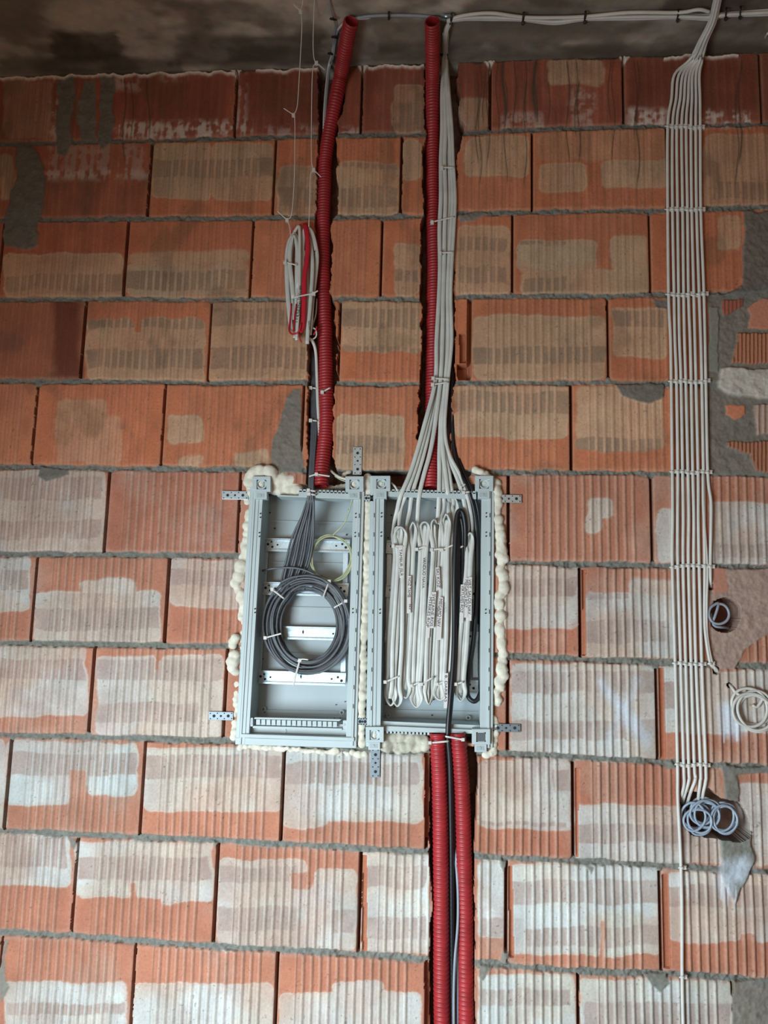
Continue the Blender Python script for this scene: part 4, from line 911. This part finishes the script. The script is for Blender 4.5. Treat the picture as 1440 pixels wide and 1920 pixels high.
# ------------------------------------------------------------------ grey cables and the big coil in the left box
random.seed(5)
for i in range(11):
    t = 1-i/10; row = i % 3
    w_ = [(585+9*t, 660, -.038+.004*row), (584+10*t, 720, -.030+.004*row), (584+11*t, 800, -.022+.004*row), (582+9*t, 860, -.008+.004*row), (580+9*t, 900, .010+.003*row), (579+9*t, 925, .014+.003*row),
          (568+20*t+random.uniform(-2, 2), 960, .006-.004*row), (549+38*t+random.uniform(-1, 1), 1005, -.014-.003*row), (538+44*t, 1045, -.022-.004*row), (529+40*t, 1082, -.030-.004*row)]
    rx_, ry_ = 53+2.9*i, 68+2.5*i; cx, cyy = 577+random.uniform(-1.5, 1.5), 1172+random.uniform(-2, 2); dd = -.040+.011*((i*7) % 3)
    st = -2.2
    turns = 1.9
    for q in range(int(turns*16)+1):
        a = st-2*math.pi*q/16; w_.append((cx+rx_*math.cos(a)+math.sin(q*.7+i)*1.4, cyy+ry_*math.sin(a)+math.cos(q*.9+i)*1.4, dd+.006*math.sin(q*.8+i*1.3)))
        if q == 16: rx_ += 1.5; ry_ -= 1.2
    cable('grey_cable', w_, .0031, .0031, M['grey'], 'grey round cable from the left slot wound into the big coil', 'cable', 'grey cables wound into the big coil', sub=3, nseg=7)
cable('grey_cable', [(492,1070,-.03),(520,1065,-.022),(560,1066,-.016),(595,1080,-.012),(625,1105,-.012),(650,1145,-.014),(656,1190,-.02)], .0030, .0030, M['grey'], 'stray grey cable arching over the top of the big coil', 'cable')
cable('grey_cable', [(526,1092,-.012),(550,1082,-.008),(585,1080,-.006),(618,1094,-.008),(640,1120,-.012),(652,1160,-.014)], .0030, .0030, M['grey'], 'outermost grey strand lying on the top right of the big coil', 'cable')
def tc_(label, A, B, df=-.012, db=-.05, tail=None): tie(label, A, B, df, db, tail=tail, group='ties on the big grey coil')
tc_('pale tie on the upper left of the big grey coil', (510,1105), (532,1122)); tc_('pale tie on the upper right of the big grey coil', (617,1090), (607,1118), tail=(606,1119)); tc_('pale tie on the right of the big grey coil', (648,1127), (627,1139))
tc_('pale tie on the left of the big grey coil', (497,1196), (526,1188), tail=(527,1188)); tc_('pale tie at the foot of the big grey coil', (562,1238), (553,1270), tail=(550,1286))
cable('cable_tie', [(558,1240,-.01),(566,1236,-.006),(578,1237,-.004)], .0020, .0010, M['tie'], 'loose pale tie tail lying inside the foot of the big coil', 'cable tie')
tie('pale tie on the grey bunch at the top of the left wiring box, upper', (578,919), (591,921), .024, .0, group='ties on the grey bunch'); tie('pale tie on the grey bunch at the top of the left wiring box, lower', (579,926), (591,928), .024, .0, group='ties on the grey bunch')
tie('pale tie joining the grey bunch to the foot of the left conduit', (593,889), (580,893), .026, -.01, tail=(618,893), group='ties on the grey bunch')
tie('pale tie on the grey bunch in the left slot, upper', (582,727), (594,728), -.012, -.04, group='ties on the grey bunch'); tie('pale tie on the grey bunch in the left slot, lower', (582,788), (594,789), -.008, -.04, group='ties on the grey bunch')
tie('pale tie crossing the left conduit beside the wiring slot', (604,735), (619,727), .004, -.04, group='ties on the conduits'); tie('pale tie at the top of the left conduit', (627,99), (636,104), .045, .0, group='ties on the conduits')
tie('pale tie at the top of the second conduit', (797,80), (826,76), .050, .01, group='ties on the conduits')
coil(621,1047,38,42,3.1,-.030,.0020,M['green'],'thin green-yellow wire looped beside the big grey coil',lead=[(628,893,.004),(640,900,.010),(655,906,.012),(661,925,.012),(658,945,.004),(650,972,-.012),(640,988,-.02),(625,1003,-.028)],start=-1.3,drift=2.0,name='earth_wire',cat='wire')
cable('white_cable', [(620,882,-.01),(632,892,.008),(648,898,.010),(668,897,.012),(682,898,.014)], .0034, .0026, M['white'], 'short white cable from the slot into the left box top right lug', 'cable')
cable('white_cable', [(733,905,.004),(742,914,.010),(747,930,.008),(746,950,-.004)], .0030, .0024, M['white'], 'short white cable curling from the right box top left lug', 'cable')

# ------------------------------------------------------------------ hanging bundle in front of the bricks, with its chain of ties
def strand(pts, label, a=.0013):
    w_ = [('c', p[0], p[1], .004) if (i == 0 and p[2] == 0) else (p[0], p[1], p[2]) for i, p in enumerate(pts)]
    return cable('cable_tie', w_, a, a*.7, M['tie'], label, 'cable tie', 'linked ties holding up the hanging bundle', sub=4, nseg=6)
def knot(x, y, d, tx, ty, parent):
    s = MB(); s.rect(x-3, y-3, x+3, y+3, d+.003, d-.003); s.build('tie_head', M['tie'], parent)
    s = MB(); vs, fs = tube_geo(np.array([P(x, y, d), P(tx, ty, d+.004)]), .0014, .0009, None, 6); s.add(vs, fs); s.build('tie_tail', M['tie'], parent)
s1 = strand([(569,-20,0),(567,8,.26),(563,20,.24)], 'short white tie at the ceiling, top link of the left chain'); knot(563,20,.24,550,8,s1)
s1 = strand([(564,18,.24),(566,50,.20),(563,110,.14),(559,180,.10),(556,205,.09),(550,215,.085)], 'long white tie, middle link of the left chain', ); knot(550,215,.085,532,203,s1)
s1 = strand([(552,214,.085),(553,240,.08),(552,330,.06),(547,400,.045),(538,412,.04)], 'long white tie, lowest link of the left chain'); knot(538,412,.04,520,396,s1)
s1 = strand([(590,-20,0),(589,10,.24),(587,80,.16),(589,110,.14),(593,117,.135)], 'white tie, top link of the right chain'); knot(593,117,.135,609,131,s1)
s1 = strand([(592,118,.135),(586,135,.13),(584,220,.09),(584,300,.07),(588,318,.065)], 'white tie, middle link of the right chain'); knot(588,318,.065,602,332,s1)
s1 = strand([(587,318,.065),(582,330,.062),(581,370,.05),(579,425,.035)], 'white tie, lowest link of the right chain')
s1 = cable('cable_tie', [(538,412,.04),(543,425,.036),(546,445,.032),(552,440,.03)], .0012, .0009, M['tie'], 'thin white tie hooked under the left chain at the bundle top', 'cable tie', 'linked ties holding up the hanging bundle')
HB = 'folded cables of the hanging bundle'
def hb(pts, a, b_, m, label, nm='white_cable', cat='cable'):
    return cable(nm, pts, a, b_, M[m], label, cat, HB, sub=5)
hb([(546,620,.012),(543,590,.014),(540,560,.015),(538,520,.018),(538,480,.020),(543,452,.022),(551,436,.026,1.2),(557,452,.024),(557,500,.022),(556,560,.020),(555,620,.018),(553,634,.018)], .0068, .0026, 'flat', 'outermost left flat white cable of the hanging bundle')
hb([(550,560,.022),(546,520,.026),(543,490,.028),(545,458,.030),(552,440,.03,1.2),(558,470,.026),(559,540,.022)], .0066, .0026, 'flat', 'flat white cable bulging at the upper left of the hanging bundle')
vk = hb([(551,436,.026),(560,424,.03),(562,440,.032),(562,500,.032),(561,560,.032),(558,610,.030),(556,638,.028)], .0044, .0030, 'white', 'narrow white cable with lettering at the middle of the hanging bundle')
hb([(566,560,.02),(566,500,.02),(568,450,.022),(572,430,.026),(578,428,.026),(586,440,.024),(593,470,.020),(594,490,.018),(591,520,.018),(586,560,.018),(583,600,.02),(580,628,.02)], .0066, .0026, 'flat', 'flat white cable bowing out at the right of the hanging bundle')
v2 = hb([(578,440,.022),(584,470,.026),(586,500,.028),(584,540,.028),(581,580,.028),(578,610,.028),(576,645,.026)], .0058, .0026, 'flat', 'flat white cable along the right side of the hanging bundle')
hb([(549,600,.010),(547,560,.010),(545,520,.012),(545,485,.014),(549,455,.016),(556,440,.02)], .0062, .0024, 'flat', 'flat white cable filling the left side of the hanging bundle, behind')
hb([(572,600,.010),(581,560,.010),(588,520,.010),(590,485,.012),(587,450,.014),(578,432,.02)], .0062, .0024, 'flat', 'flat white cable filling the right side of the hanging bundle, behind')
hb([(573,470,.02),(576,520,.022),(577,560,.024),(576,620,.024)], .0046, .0024, 'white', 'flat white cable behind the red wires of the hanging bundle')
hb([(572,420,.026),(575,436,.034),(577,460,.036),(575,490,.036),(571,520,.036),(570,560,.036),(569,600,.034),(566,618,.032),(562,621,.034)], .0072, .0030, 'redwire', 'broad red cable down the middle of the hanging bundle', 'red_cable')
hb([(541,500,.008),(537,480,.008),(538,460,.008),(545,440,.012),(552,428,.02),(560,423,.024),(569,421,.024),(575,424,.026)], .0026, .0022, 'redwire', 'thin red wire arching over the top of the hanging bundle', 'red_wire', 'wire')
hb([(546,570,.014),(544,600,.016),(542,618,.02),(547,626,.028),(556,625,.036),(562,618,.038),(565,606,.038)], .0026, .0022, 'redwire', 'red wire looping under the foot of the hanging bundle', 'red_wire', 'wire')
hb([(556,570,.024),(553,590,.024),(551,612,.024),(550,622,.026)], .0024, .0020, 'redwire', 'short red wire at the lower left of the hanging bundle', 'red_wire', 'wire')
hb([(560,625,.026),(562,634,.026),(565,642,.026)], .0018, .0018, 'redwire', 'tiny red wire end sticking out below the hanging bundle', 'red_wire', 'wire')
hb([(588,628,.016),(592,620,.018),(594,612,.018)], .0022, .0020, 'redwire', 'red wire end at the lower right of the hanging bundle', 'red_wire', 'wire')
hb([(594,560,.0),(592,590,.004),(586,612,.012),(592,618,.018),(593,630,.014),(586,636,.012),(578,634,.014)], .0022, .0018, 'white', 'thin white loop at the lower right of the hanging bundle', 'white_wire', 'wire')
text('lettering', 'VIRTUVES FAZINES L.', 563, 535, 594, .0360, .0115, vk, -2); text('lettering', 'KAMBARIU', 558.5, 560, 604, .0340, .0105, vk, -3)
text('lettering', 'TV. 2', 589.5, 467, 498, .0225, .0115, v2, -4); text('lettering', 'SALOS', 579, 602, 618, .0310, .0070, v2, 2)
tie('white tie round the left of the hanging bundle', (534,491), (556,497), .034, .004, tail=(531,489), group='ties on the hanging bundle'); tie('pinkish tie round the foot of the hanging bundle', (588,550), (552,557), .046, .004, tail=(596,545), group='ties on the hanging bundle')
cable('white_cable', [(577,634,.02),(586,640,.012),(592,660,-.002),(594,700,-.012),(596,760,-.016),(599,820,-.016),(600,870,-.014)], .0044, .0030, M['white'], 'white cable running from the hanging bundle down the left slot beside the conduit', 'cable')
